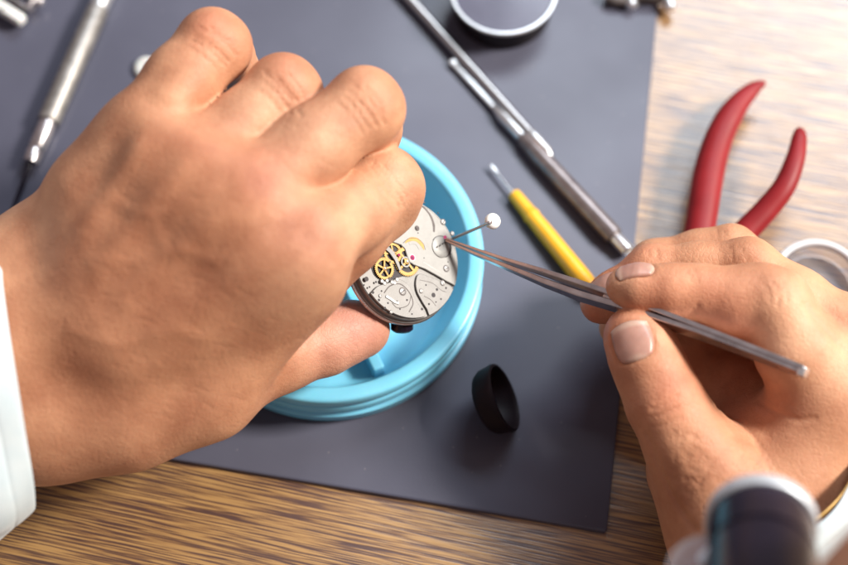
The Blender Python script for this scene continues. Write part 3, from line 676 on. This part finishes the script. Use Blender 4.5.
def surface(fn, lo, hi, h):
    lo = np.array(lo); n = np.ceil((np.array(hi) - lo) / (4 * h)).astype(int) + 1
    ax = [lo[i] + 4 * h * np.arange(n[i]) for i in range(3)]
    G = np.stack(np.meshgrid(*ax, indexing='ij'), -1).reshape(-1, 3).astype(np.float32)
    C = np.concatenate([fn(G[i:i + 400000]) for i in range(0, len(G), 400000)]).reshape(n)
    D = np.repeat(np.repeat(np.repeat(C, 4, 0), 4, 1), 4, 2).astype(np.float32)
    act = np.argwhere(np.abs(C) < 4 * h * 2.4)
    off = np.stack(np.meshgrid(*[np.arange(4)] * 3, indexing='ij'), -1).reshape(-1, 3)
    idx = (act[:, None] * 4 + off[None]).reshape(-1, 3)
    pts = (lo + idx * h).astype(np.float32)
    vals = np.concatenate([fn(pts[i:i + 400000]) for i in range(0, len(pts), 400000)])
    D[idx[:, 0], idx[:, 1], idx[:, 2]] = vals
    S = D < 0
    c8 = [S[i:S.shape[0] - 1 + i, j:S.shape[1] - 1 + j, k:S.shape[2] - 1 + k] for i in (0, 1) for j in (0, 1) for k in (0, 1)]
    cnt = sum(c.astype(np.int8) for c in c8); mask = (cnt > 0) & (cnt < 8)
    cells = np.argwhere(mask); vid = -np.ones(mask.shape, np.int32); vid[mask] = np.arange(len(cells))
    acc = np.zeros((len(cells), 3)); num = np.zeros(len(cells))
    cor = np.array([(i, j, k) for i in (0, 1) for j in (0, 1) for k in (0, 1)])
    val = np.stack([D[cells[:, 0] + c[0], cells[:, 1] + c[1], cells[:, 2] + c[2]] for c in cor], 1)
    for a in range(8):
        for b in range(a + 1, 8):
            if np.abs(cor[a] - cor[b]).sum() != 1: continue
            va, vb = val[:, a], val[:, b]; m = (va < 0) != (vb < 0)
            t = np.where(m, va / np.where(m, va - vb, 1), 0)
            acc += np.where(m[:, None], cor[a] + t[:, None] * (cor[b] - cor[a]), 0); num += m
    vert = lo + (cells + acc / num[:, None]) * h
    faces = []
    for axis in range(3):
        sl0 = [slice(None)] * 3; sl1 = [slice(None)] * 3
        sl0[axis] = slice(0, -1); sl1[axis] = slice(1, None)
        A, B = S[tuple(sl0)], S[tuple(sl1)]
        e = np.argwhere(A != B); o1, o2 = [(1, 2), (2, 0), (0, 1)][axis]
        e = e[(e[:, o1] > 0) & (e[:, o2] > 0) & (e[:, o1] < S.shape[o1] - 1) & (e[:, o2] < S.shape[o2] - 1)]
        fl = A[e[:, 0], e[:, 1], e[:, 2]]
        def g(d1, d2):
            q = e.copy(); q[:, o1] -= d1; q[:, o2] -= d2; return vid[q[:, 0], q[:, 1], q[:, 2]]
        qd = np.stack([g(1, 1), g(0, 1), g(0, 0), g(1, 0)], 1); qd[~fl] = qd[~fl][:, ::-1]; faces.append(qd)
    F = np.concatenate(faces); F = F[(F >= 0).all(1)]
    for _ in range(2):                                   # settle vertices onto the true surface
        f0 = fn(vert); e = .25; g3 = np.stack([(fn(vert + e * np.eye(3)[i]) - fn(vert - e * np.eye(3)[i])) / (2 * e) for i in range(3)], 1)
        gl = np.maximum(np.einsum('ij,ij->i', g3, g3), .3)
        vert = vert - np.clip(f0 / gl, -h, h)[:, None] * g3 * .9
    return vert, F

SKIN = np.array([.56, .285, .165]); RED = np.array([.57, .20, .12]); PALE = np.array([.66, .40, .26]); TAN_SHADE = np.array([.40, .17, .09])  # the tan tone puts shade on the left hand's back into the colour

# ---- left hand, seen from the back, fingers curled down round the movement
LH = Hand()
A = N4
mcp = dict(little=A(152, 122, 72, 40), ring=A(206, 158, 75, 42), middle=A(262, 188, 78, 44), index=A(309, 236, 77, 47))
wu, wm, wr_ = A(50, 272, 56, 57), A(45, 335, 62, 62), A(50, 404, 58, 62)
fa, fb, fc = A(-130, 340, 74, 60), A(-130, 400, 80, 66), A(-130, 450, 74, 60)
mc2 = dict(little=A(143, 140, 70, 40), ring=A(187, 176, 75, 44), middle=A(240, 205, 78, 46), index=A(293, 251, 77, 48))
LH.palm += [(wu, A(106, 196, 66, 50)), (A(106, 196, 66, 50), mc2['little']), (wm, mc2['ring']), (wm, mc2['middle']), (wr_, mc2['index']), (wu, fa), (wm, fb), (wr_, fc), (wu, wr_),
            (mc2['little'], mc2['ring']), (mc2['ring'], mc2['middle']), (mc2['middle'], mc2['index']),
            (A(130, 320, 66, 75), A(235, 262, 72, 64)), (A(120, 250, 68, 56), A(190, 215, 74, 50)), (wr_, A(130, 405, 58, 57)),
            (A(130, 405, 58, 56), A(205, 386, 58, 48)), (A(205, 386, 58, 46), A(300, 285, 68, 40))]
LH.fing['little'] = [mcp['little'], A(182, 81, 69, 36.5), A(213, 47, 66, 37), A(222, 58, 52, 31), A(230, 70, 40, 27), A(255, 120, 22, 28)]
LH.fing['ring'] = [mcp['ring'], A(250, 124, 69, 36.5), A(283, 94, 67, 38.5), A(291, 110, 50, 35), A(305, 140, 35, 32), A(330, 190, 26, 29)]
LH.fing['middle'] = [mcp['middle'], A(314, 146, 75, 39.5), A(364, 108, 71, 39.5), A(364, 128, 54, 36), A(362, 165, 32, 33), A(368, 205, 26, 30)]
LH.fing['index'] = [mcp['index'], A(350, 212, 66, 41), A(384, 187, 57, 39), A(380, 200, 53, 38), A(347, 237, 59, 36), A(316, 268, 57, 38)]
LH.fing['thumb'] = [A(205, 387, 58, 46), A(282, 353, 48, 37), A(325, 341, 43, 33), A(352, 331, 40, 29), A(364, 329, 39, 26)]
LH.kf = 2.5
# square the bent knuckles: two condyles side by side at each middle joint, and a flat tendon along the back of the finger
for nm, (x0, y0), (x1, y1), w1_, r in (('little', (157, 122), (213, 47), 66, 37), ('ring', (206, 158), (283, 94), 67, 38.5), ('middle', (262, 188), (364, 108), 71, 39.5), ('index', (313, 238), (384, 187), 57, 39)):
    L_ = math.hypot(x1 - x0, y1 - y0); dx, dy = (x1 - x0) / L_, (y1 - y0) / L_; k1, k2 = .175 * r, .13 * r
    cx, cy = x1 + dx * k2, y1 + dy * k2
    LH.extra[nm] = [(A(cx - dy * k1, cy + dx * k1, w1_ + .5, .80 * r), A(cx + dy * k1, cy - dx * k1, w1_ + .5, .80 * r)),
                    (A(x0 + dx * L_ * .25, y0 + dy * L_ * .25, w1_ + 10, r * .62), A(cx - dx * 8, cy - dy * 8, w1_ + 2.6, r * .72))]
    LH.fing[nm] = [(c, q * .955) if abs(q - R(r, w1_)) < 1e-6 else (c, q) for c, q in LH.fing[nm]]
def bump(H, x, y, r, h): H.bumps.append((H.hit(x, y), r, h))
LH.kp = 10
for x, y in ((150, 122), (200, 148), (266, 170), (322, 222)): bump(LH, x, y, 5.5, .75)
for x, y in ((170, 165), (232, 192), (288, 232)): bump(LH, x, y, 6, -.85)
for x, y in ((212, 30), (292, 68), (375, 84), (405, 170)): bump(LH, x, y, 5, .35)
# tendons
for a_, b_ in (((196, 150), (80, 290)), ((262, 175), (100, 320)), ((315, 228), (130, 355)), ((150, 130), (70, 250))):
    for tt in np.linspace(.12, .85, 9):
        bump(LH, a_[0] + (b_[0] - a_[0]) * tt, a_[1] + (b_[1] - a_[1]) * tt, 3.2, .72 * (1 - .6 * tt))
# veins, knuckle folds
for (x1, y1), (dx, dy), r in (((213, 47), (.6, -.8), 37), ((283, 94), (.77, -.64), 38), ((364, 108), (.79, -.62), 39), ((384, 187), (.81, -.58), 39)):
    for off, hw, dp in ((-16, .45, .3), (-8, .62, .42), (-1, .7, .5), (6, .66, .45), (13, .5, .35)):
        o = off + random.uniform(-1.5, 1.5); hw *= random.uniform(.75, 1.1); bow = random.uniform(1, 4)
        pts = []
        for q in np.linspace(-1, 1, 7):
            l_ = o + bow * (1 - q * q) + random.uniform(-.6, .6); pts.append((x1 + dx * l_ - dy * q * r * hw, y1 + dy * l_ + dx * q * r * hw))
        LH.add_crease(pts, .55, dp)
for pix in ([(110, 200), (150, 215), (185, 205), (215, 190)], [(90, 260), (135, 262), (180, 250), (225, 262), (262, 240)], [(70, 330), (120, 345), (165, 330), (205, 338)], [(150, 215), (165, 250), (180, 250)]):
    pts = [LH.hit(x, y) for x, y in cr(pix, 4)]; LH.crease.append(([(pts[i], pts[i + 1]) for i in range(len(pts) - 1)], 1.6, -.17))   # veins stand out
for _ in range(120):                                      # fine criss-cross skin lines on the back of the hand
    x, y = random.uniform(60, 330), random.uniform(120, 440); a_ = random.choice([.3, .5, 2.0, 2.3, 2.6]) + random.uniform(-.2, .2); L_ = random.uniform(8, 20)
    LH.add_crease([(x, y), (x + L_ * math.cos(a_) * .5 + .8, y + L_ * math.sin(a_) * .5), (x + L_ * math.cos(a_), y + L_ * math.sin(a_))], .5, .12)

# ---- right hand pinching the tweezers
RH = Hand(); RH.kp = 9; RH.kf = 6
r_i, r_m, r_r, r_l = A(832, 402, 58, 46), A(856, 352, 54, 42), A(858, 358, 44, 42), A(862, 372, 34, 40)
w1, w2, w3 = A(746, 540, 60, 56), A(785, 555, 56, 48), A(805, 560, 52, 46)
RH.palm += [(w1, r_i), (w2, r_m), (w3, r_r), (w3, r_l), (r_i, r_m), (r_r, r_l), (w1, A(860, 700, 40, 62)), (w3, A(890, 700, 40, 62)),
            (A(715, 482, 62, 44), w1), (A(692, 470, 50, 46), A(735, 548, 58, 56)),
            (A(762, 432, 44, 34), A(815, 440, 48, 40)), (A(725, 470, 52, 38), A(770, 450, 46, 38)),
            (A(800, 490, 52, 46), A(790, 440, 50, 44)),
            (A(790, 375, 24, 44), A(740, 440, 38, 44)), (A(738, 388, 32, 34), A(705, 400, 30, 26)), (A(735, 372, 14, 38), A(770, 420, 24, 38))]
RH.fing['thumb'] = [A(716, 486, 62, 46), A(686, 440, 62, 42), A(665, 402, 62, 38), A(650, 368, 60, 35), A(640, 345, 58.5, 33), A(634, 335, 58, 29)]
RH.fing['index'] = [r_i, A(797, 350, 63, 41), A(775, 306, 63, 36), A(758, 300, 61, 35), A(735, 301, 61, 33), A(700, 292, 60.5, 26.5), A(672, 291, 60, 26), A(640, 288, 59, 22.5), A(632, 287.5, 58.5, 20), A(622, 286, 58, 15)]
RH.fing['middle'] = [r_m, A(795, 304, 52, 35), A(748, 267, 48, 28), A(700, 269, 45, 26), A(652, 272, 42, 26), A(615, 295, 41, 23), A(601, 303, 40, 21)]
RH.fing['ring'] = [r_r, A(790, 300, 40, 33), A(731, 251, 32, 25), A(700, 257, 30, 26), A(655, 266, 28, 25), A(630, 300, 28, 23), A(620, 327, 28, 21)]
RH.fing['little'] = [r_l, A(800, 320, 28, 30), A(748, 285, 24, 24), A(708, 322, 25, 24), A(682, 355, 27, 23), A(664, 382, 30, 21)]
# nails: (centre pixel, axis to the tip in pixels, half width, half length mm)
def nail_frame(H, finger, x, y, tip, roll):
    c = H.hit(x, y, 90, lambda q: H.f_fing(finger, q)); e = .3
    g = nrm([float(H.f_fing(finger, (c + e * np.eye(3)[i]).astype(np.float32)[None])[0] - H.f_fing(finger, (c - e * np.eye(3)[i]).astype(np.float32)[None])[0]) for i in range(3)])
    t = nrm(tip); t = nrm(t - g * np.dot(g, t)); return c, g.astype(np.float32), t.astype(np.float32)
nl = []
c, g, t = nail_frame(RH, 'thumb', 631, 341, V(626, 318, 56) - V(636, 352, 59), 0); RH.nails.append((c, g, t, 5.2, 5.0)); nl.append(('thumb', c, g, t, 5.2, 5.3))
c, g, t = nail_frame(RH, 'index', 634, 267, V(612, 278, 58) - V(652, 275, 60), 0); RH.nails.append((c, g, t, 3.0, 4.7)); nl.append(('index', c, g, t, 3.0, 4.9))
c, g, t = nail_frame(RH, 'middle', 603, 285, V(590, 292, 40) - V(612, 278, 42), 0); RH.nails.append((c, g, t, 3.6, 4.4)); nl.append(('middle', c, g, t, 3.6, 4.6))
# folds of skin
for pix, wd, dp in (
    ([(652, 410), (662, 405), (672, 399), (677, 395)], .7, .45), ([(655, 401), (666, 397), (673, 391)], .6, .25), ([(650, 418), (664, 414), (678, 407)], .6, .3), ([(652, 427), (668, 424), (682, 416)], .6, .22),
    ([(647, 436), (654, 455), (660, 473), (669, 490), (681, 510), (694, 528)], 1.3, .9), ([(655, 445), (664, 462), (676, 480)], .6, .22),
    ([(690, 318), (693, 311), (698, 306)], .8, .4), ([(686, 270), (690, 276), (693, 283)], .6, .22), ([(692, 268), (696, 275), (699, 281)], .5, .2),
    ([(772, 282), (778, 290), (779, 300), (777, 306)], .6, .4), ([(764, 282), (770, 292), (771, 303)], .6, .25), ([(758, 278), (764, 285), (766, 296)], .5, .2), ([(780, 280), (786, 290), (787, 301)], .5, .25),
    ([(740, 246), (745, 254), (747, 262)], .5, .3), ([(728, 245), (732, 253), (733, 262)], .5, .22), ([(722, 230), (726, 235), (728, 240)], .5, .3), ([(716, 229), (719, 236)], .5, .25),
    ([(655, 248), (658, 253), (656, 259)], .6, .45), ([(648, 250), (650, 258)], .5, .25),
    ([(716, 406), (728, 414), (740, 421), (752, 434), (760, 448)], .9, .6), ([(722, 425), (738, 440), (752, 456), (762, 470)], .7, .35), ([(735, 425), (752, 440), (766, 462), (772, 478)], .7, .35), ([(745, 428), (762, 446), (776, 470)], .6, .25),
    ([(757, 400), (775, 412), (800, 420), (815, 418)], .9, .4), ([(805, 305), (825, 330), (845, 352)], 1.2, .45)):
    RH.add_crease(pix, wd, dp)
for _ in range(90):                                       # fine criss-cross lines over the thumb base
    x, y = random.uniform(672, 742), random.uniform(428, 490); a_ = random.choice([.5, .75, 2.1, 2.5]) + random.uniform(-.2, .2); L_ = random.uniform(5, 12)
    RH.add_crease([(x, y), (x + L_ * math.cos(a_) * .5, y + L_ * math.sin(a_) * .5 + .6), (x + L_ * math.cos(a_), y + L_ * math.sin(a_))], .42, .17)

def blobs(v, base, items):
    c = np.repeat(base[None], len(v), 0)
    for pt, r, colr, s_ in items:
        if pt is None: continue
        k = np.exp(-((v - pt) ** 2).sum(1) / (r * r))[:, None] * s_; c = c * (1 - k) + colr * k
    return c
hv = []
for H, lo, hi in ((LH, None, None), (RH, None, None)):
    pts = [q for s_ in H.palm for q in s_] + [q for ch in H.fing.values() for q in ch]
    lo = np.min([q[0] - q[1] for q in pts], 0) - 6; hi = np.max([q[0] + q[1] for q in pts], 0) + 6
    lo[0] = max(lo[0], -170); hi[0] = min(hi[0], 185); lo[1] = max(lo[1], -165)
    vv, ff = surface(H, lo, hi, .8)
    if H is LH:
        it = [(H.hit(x, y), r, c, s_) for x, y, r, c, s_ in (
            (212, 25, 7, RED, .5), (292, 70, 7, RED, .45), (378, 85, 7, RED, .35), (405, 165, 7, RED, .3), (196, 148, 8, RED, .45), (270, 168, 9, RED, .6), (320, 222, 10, RED, .6),
            (150, 230, 26, TAN_SHADE, .6), (230, 255, 24, TAN_SHADE, .6), (90, 300, 26, TAN_SHADE, .5), (170, 180, 12, TAN_SHADE, .3), (120, 370, 26, TAN_SHADE, .35), (318, 243, 8, np.array([.38, .13, .075]), .65), (262, 180, 6, np.array([.42, .15, .09]), .4), (320, 140, 12, PALE, .55), (250, 100, 10, PALE, .4), (400, 190, 12, PALE, .5), (350, 245, 12, PALE, .45), (300, 300, 14, PALE, .3))]
        it += [(V(355, 320, 45), 12, np.array([.62, .30, .25]), .8), (V(320, 340, 50), 10, np.array([.60, .32, .24]), .5)]
    else:
        it = [(H.hit(x, y), r, c, s_) for x, y, r, c, s_ in (
            (720, 310, 9, RED, .45), (660, 305, 9, RED, .4), (615, 320, 5, RED, .3), (665, 400, 7, RED, .35), (690, 385, 8, RED, .3), (620, 265, 7, RED, .5), (740, 330, 7, RED, .4), (590, 320, 8, RED, .7), (603, 340, 8, RED, .6), (735, 410, 10, RED, .5), (780, 400, 9, RED, .35), (740, 360, 14, RED, .6), (655, 245, 6, RED, .3),
            (690, 480, 16, TAN_SHADE, .3), (800, 320, 14, PALE, .35), (620, 290, 5, PALE, .5), (830, 330, 14, PALE, .3))]
    hv.append((H, vv, ff, blobs(vv, SKIN, it), H.creasemap(vv.astype(np.float32))))

# ---- head: only a corner of the brow shows at the bottom right
HD = Hand(); HD.kp = 30
hc = np.array([131., -200.5, 143.])
fx = nrm(np.array([-.30, .72, -.62])); ux = nrm(np.array([-.1, .62, .76])); ux = nrm(ux - fx * np.dot(ux, fx)); rx = np.cross(fx, ux)
def hp(r_, u_, f_, rad): return ((hc + rx * r_ + ux * u_ + fx * f_).astype(np.float32), rad)
HD.palm = [(hp(0, 35, -25, 76), hp(0, 25, 25, 68)), (hp(-10, -30, 15, 52), hp(10, -30, 15, 52)), (hp(-6, -66, 45, 30), hp(6, -66, 45, 30)), (hp(-38, 8, 70, 15), hp(38, 8, 70, 15)), (hp(-34, -28, 62, 20), hp(34, -28, 62, 20)),
           (hp(0, -60, -20, 50), hp(0, -170, -55, 56))]
HD.fing['nose'] = [hp(0, 0, 84, 9), hp(0, -30, 101, 9), hp(0, -36, 104, 11)]
HD.fing['ear'] = [hp(80, 5, -8, 9), hp(84, -22, -4, 11), hp(80, -36, 4, 8)]
HD.fing['ear_other'] = [hp(-80, 5, -8, 9), hp(-84, -22, -4, 11), hp(-80, -36, 4, 8)]
HD.fing['lip'] = [hp(-20, -62, 74, 6), hp(0, -62, 80, 7), hp(20, -62, 74, 6)]
BUILD_HEAD = True
print('HEADPIX', HD.hit(842, 556, 200), HD.hit(842, 575, 200), HD.hit(842, 600, 200), HD.hit(842, 650, 200))
if BUILD_HEAD:
    pts = [q for s_ in HD.palm for q in s_] + [q for ch in HD.fing.values() for q in ch]
    vv, ff = surface(HD, np.min([q[0] - q[1] for q in pts], 0) - 6, np.max([q[0] + q[1] for q in pts], 0) + 6, 2.0)
    hv.append((HD, vv, ff, blobs(vv, SKIN, []), np.zeros(len(vv), np.float32)))

allv = np.concatenate([q[1] for q in hv]); offs = np.cumsum([0] + [len(q[1]) for q in hv])
allf = np.concatenate([q[2] + offs[i] for i, q in enumerate(hv)]); colr = np.concatenate([q[3] for q in hv]); cre = np.concatenate([q[4] for q in hv])
POR = np.array([60., -150., 0.])
me = bpy.data.meshes.new('person')
me.vertices.add(len(allv)); me.vertices.foreach_set('co', ((allv - POR) * MM).astype(np.float32).ravel())
me.loops.add(len(allf) * 4); me.loops.foreach_set('vertex_index', allf.astype(np.int32).ravel())
me.polygons.add(len(allf)); me.polygons.foreach_set('loop_start', np.arange(0, len(allf) * 4, 4, dtype=np.int32))
me.polygons.foreach_set('use_smooth', np.ones(len(allf), bool))
me.update(calc_edges=True); me.validate()
ca = me.attributes.new('tint', 'FLOAT_COLOR', 'POINT'); ca.data.foreach_set('color', np.concatenate([colr, np.ones((len(colr), 1))], 1).astype(np.float32).ravel())
cb_ = me.attributes.new('crease', 'FLOAT', 'POINT'); cb_.data.foreach_set('value', cre.astype(np.float32))
me.materials.append(m_skin)
person = bpy.data.objects.new('person', me); COL.objects.link(person); person.location = Vector(POR * MM); person['_o'] = [float(q) for q in POR]
tag(person, 'person in a pale shirt, watch movement in one hand, tweezers in the other', 'person')

# nails as patches fitted on the fingers
for fing, c, g, t, W, L in nl:
    mb = MB(); s_ = np.cross(g, t); NU, NV = 22, 26; fn = lambda q: RH.f_fing(fing, q.astype(np.float32))
    grid = []
    for j in range(NV + 1):
        for i in range(NU + 1):
            u = -1 + 2 * i / NU; v = -1 + 2 * j / NV
            uu = u * math.sqrt(1 - .34 * v * v * (1.25 if v < 0 else .55)); vv_ = v * math.sqrt(1 - .34 * u * u)
            o = c + s_ * (uu * W) + t * (vv_ * L) + g * 7; d_ = 0.0
            for _ in range(40):
                e = float(fn((o - g * d_)[None])[0])
                if e < .02 or d_ > 12: break
                d_ += e * .8
            edge = max(abs(u), abs(v)); lift = .16 - .6 * max(0, (edge - .86) / .14) ** 2 * (1 if v < .9 else .2)
            grid.append(o - g * min(d_, 11) + g * lift)
    mb.v = [np.array(q) for q in grid]
    mb.f = [[j * (NU + 1) + i, j * (NU + 1) + i + 1, (j + 1) * (NU + 1) + i + 1, (j + 1) * (NU + 1) + i] for j in range(NV) for i in range(NU)]
    no = mb.build('fingernail', m_nail, person, smooth=80)
    ea = no.data.attributes.new('edge', 'FLOAT', 'POINT')
    ea.data.foreach_set('value', np.array([np.clip((j - NV * .82) / (NV * .05), 0, 1) * .45 + np.clip((NV * .2 - j - 6 * (2 * i / NU - 1) ** 2) / (NV * .1), 0, 1) * .35 for j in range(NV + 1) for i in range(NU + 1)], np.float32))
    sm = no.modifiers.new('solid', 'SOLIDIFY'); sm.thickness = .0004; sm.offset = -1

# ------------------------------------------------------------------ sleeves
def sleeve(a, b, rx_, ry_, n=96, up=None, seed=1):
    """cloth tube from the cuff opening a to b: hemmed cuff edge, soft folds further up"""
    rnd = random.Random(seed); ph = [rnd.uniform(0, 6.28) for _ in range(8)]
    a = np.asarray(a, float); b = np.asarray(b, float); L = np.linalg.norm(b - a); t_ = (b - a) / L
    u = nrm(up - t_ * np.dot(up, t_)); v = np.cross(t_, u)
    ds = [0, .5, 1.2, 4.6, 5.1, 5.6, 6.2, 8, 11, 14, 18, 22, 27, 32, 38, 46, 56, 70, 90, 115]; ds = [d for d in ds if d < L] + [L]
    of = {0: -.2, .5: .12, 1.2: .2, 4.6: .2, 5.1: -.08, 5.6: -.1, 6.2: .1}
    mb = MB(); m = len(ds)
    for d in ds:
        q = d / L; rx = np.interp(q, np.linspace(0, 1, len(rx_)), rx_); ry = np.interp(q, np.linspace(0, 1, len(ry_)), ry_); am = min(1.3, .6 + d / 14)
        for k in range(n):
            th = 2 * math.pi * k / n
            f_ = 1 + am * (.035 * math.sin(3 * th + ph[0] + d * .09) + .03 * math.sin(5 * th + ph[1] - d * .13) + .02 * math.sin(2 * th + d * .21 + ph[2]) + .012 * math.sin(9 * th + d * .3 + ph[3]))
            o = of.get(d, 0)
            mb.v.append(a + t_ * (d + am * 1.2 * math.sin(2 * th + ph[4])) + u * ((ry * f_ + o) * math.cos(th)) + v * ((rx * f_ + o) * math.sin(th)))
    for i in range(m - 1):
        for k in range(n): mb.f.append([i * n + k, i * n + (k + 1) % n, (i + 1) * n + (k + 1) % n, (i + 1) * n + k])
    return mb
def cuff_line(a, b, n): return [np.asarray(a) + (np.asarray(b) - np.asarray(a)) * (i / (n - 1)) for i in range(n)]
# left: opening near x=42 px, running out of frame to the left
la = V(14, 381, 64); lb_ = V(-150, 402, 74)
mb = sleeve(la, lb_, [31.5, 39, 43, 46, 48], [28.5, 30, 32, 33, 34], up=nrm(-CF), seed=4)
so = mb.build('shirt_sleeve', m_cloth, person, smooth=80); md = so.modifiers.new('solid', 'SOLIDIFY'); md.thickness = .0012; md.offset = 1
ss = so.modifiers.new('sub', 'SUBSURF'); ss.levels = ss.render_levels = 1
# right: opening round the wrist at the bottom right, running out of frame downwards
ra = V(764, 496, 62); rb_ = V(856, 686, 38)
mb = sleeve(ra, rb_, [24.5, 26, 28, 31, 35], [21.5, 22.5, 24, 27, 30], up=nrm(-CF), seed=9)
so = mb.build('shirt_sleeve', m_cloth, person, smooth=80); md = so.modifiers.new('solid', 'SOLIDIFY'); md.thickness = .0012; md.offset = 1
ss = so.modifiers.new('sub', 'SUBSURF'); ss.levels = ss.render_levels = 1

# ------------------------------------------------------------------ loupe worn in front of the eye
lp = thing('spectacle_loupe', 'dark glossy loupe barrel with silver rim on clear spectacles, nearest the bottom edge', 'loupe', V(760, 545, 135))
lc = V(761, 526, 128); la_ = nrm(V(762, 654, 165) - V(761, 526, 128)); lr = R(56, 128)
mb = MB(); mb.lathe(lc, lc + la_, [(1.0, lr - 2.2), (1.0, lr - .8), (12, lr - .4), (12.3, lr - 1.2), (13.2, lr - 1.2), (13.5, lr - .3), (46, lr - .2), (46, lr - 3), (1.2, lr - 2.4)], n=72, close=True); mb.build('barrel', m_gloss, lp, smooth=35)
mb = MB(); mb.lathe(lc, lc + la_, [(-2.4, lr - 2.0), (-2.6, lr - .6), (-2.0, lr), (.6, lr + .1), (1.1, lr - .3), (1.1, lr - 2.4), (-1.8, lr - 2.4)], n=72, close=True); mb.build('rim', m_satin, lp, smooth=40)
mb = MB(); mb.lathe(lc, lc + la_, [(-1.0, 0), (-.2, lr - 3), (.2, lr - 2.1), (1.0, lr - 2.1), (2.0, lr - 5), (2.6, 0)], n=72); mb.build('lens', m_glass, lp, smooth=60)
mb = MB(); mb.tube([V(700, 562, 140), V(712, 549, 140), V(728, 541, 140), V(745, 549, 140), V(752, 566, 142)], [1.1, 1.1, 1.1, 1.1, 1.1], n=14); mb.build('bridge', m_whiteclear, lp, smooth=60)
gl = V(712, 575, 142); gn = nrm(-CF * .8 + CU * .6)
mb = MB(); mb.lathe(gl - gn * .8, gl + gn, [(0, 0), (0, 8.5), (.3, 9), (1.0, 9), (1.3, 8.5), (1.3, 0)], n=60); mb.build('spectacle_lens', m_frost, lp, smooth=60)

# gold bracelet peeping out of the right cuff
mb = MB(); bc = V(763, 494, 62.4); ba = nrm(rb_ - ra); xx = nrm(np.cross(ba, -CF)); yy = np.cross(ba, xx); ring = []
for k in range(64):
    th = 2 * math.pi * k / 64; ring.append(bc + xx * (24.0 * math.cos(th)) + yy * (21.0 * math.sin(th)))
for k in range(64):
    c1, c2 = ring[k], ring[(k + 1) % 64]; o = len(mb.v)
n_ = 10
for k in range(64):
    rd = nrm(ring[k] - bc)
    for j in range(n_):
        a_ = 2 * math.pi * j / n_; mb.v.append(ring[k] + rd * (.35 * math.cos(a_)) + ba * (.6 * math.sin(a_)))
for k in range(64):
    for j in range(n_):
        mb.f.append([k * n_ + j, k * n_ + (j + 1) % n_, ((k + 1) % 64) * n_ + (j + 1) % n_, ((k + 1) % 64) * n_ + j])
br = mb.build('bracelet', m_gold, smooth=60); tag(br, 'thin gold bracelet round the right wrist at the shirt cuff', 'bracelet')

for o in bpy.data.objects:
    if '_o' in o: del o['_o']
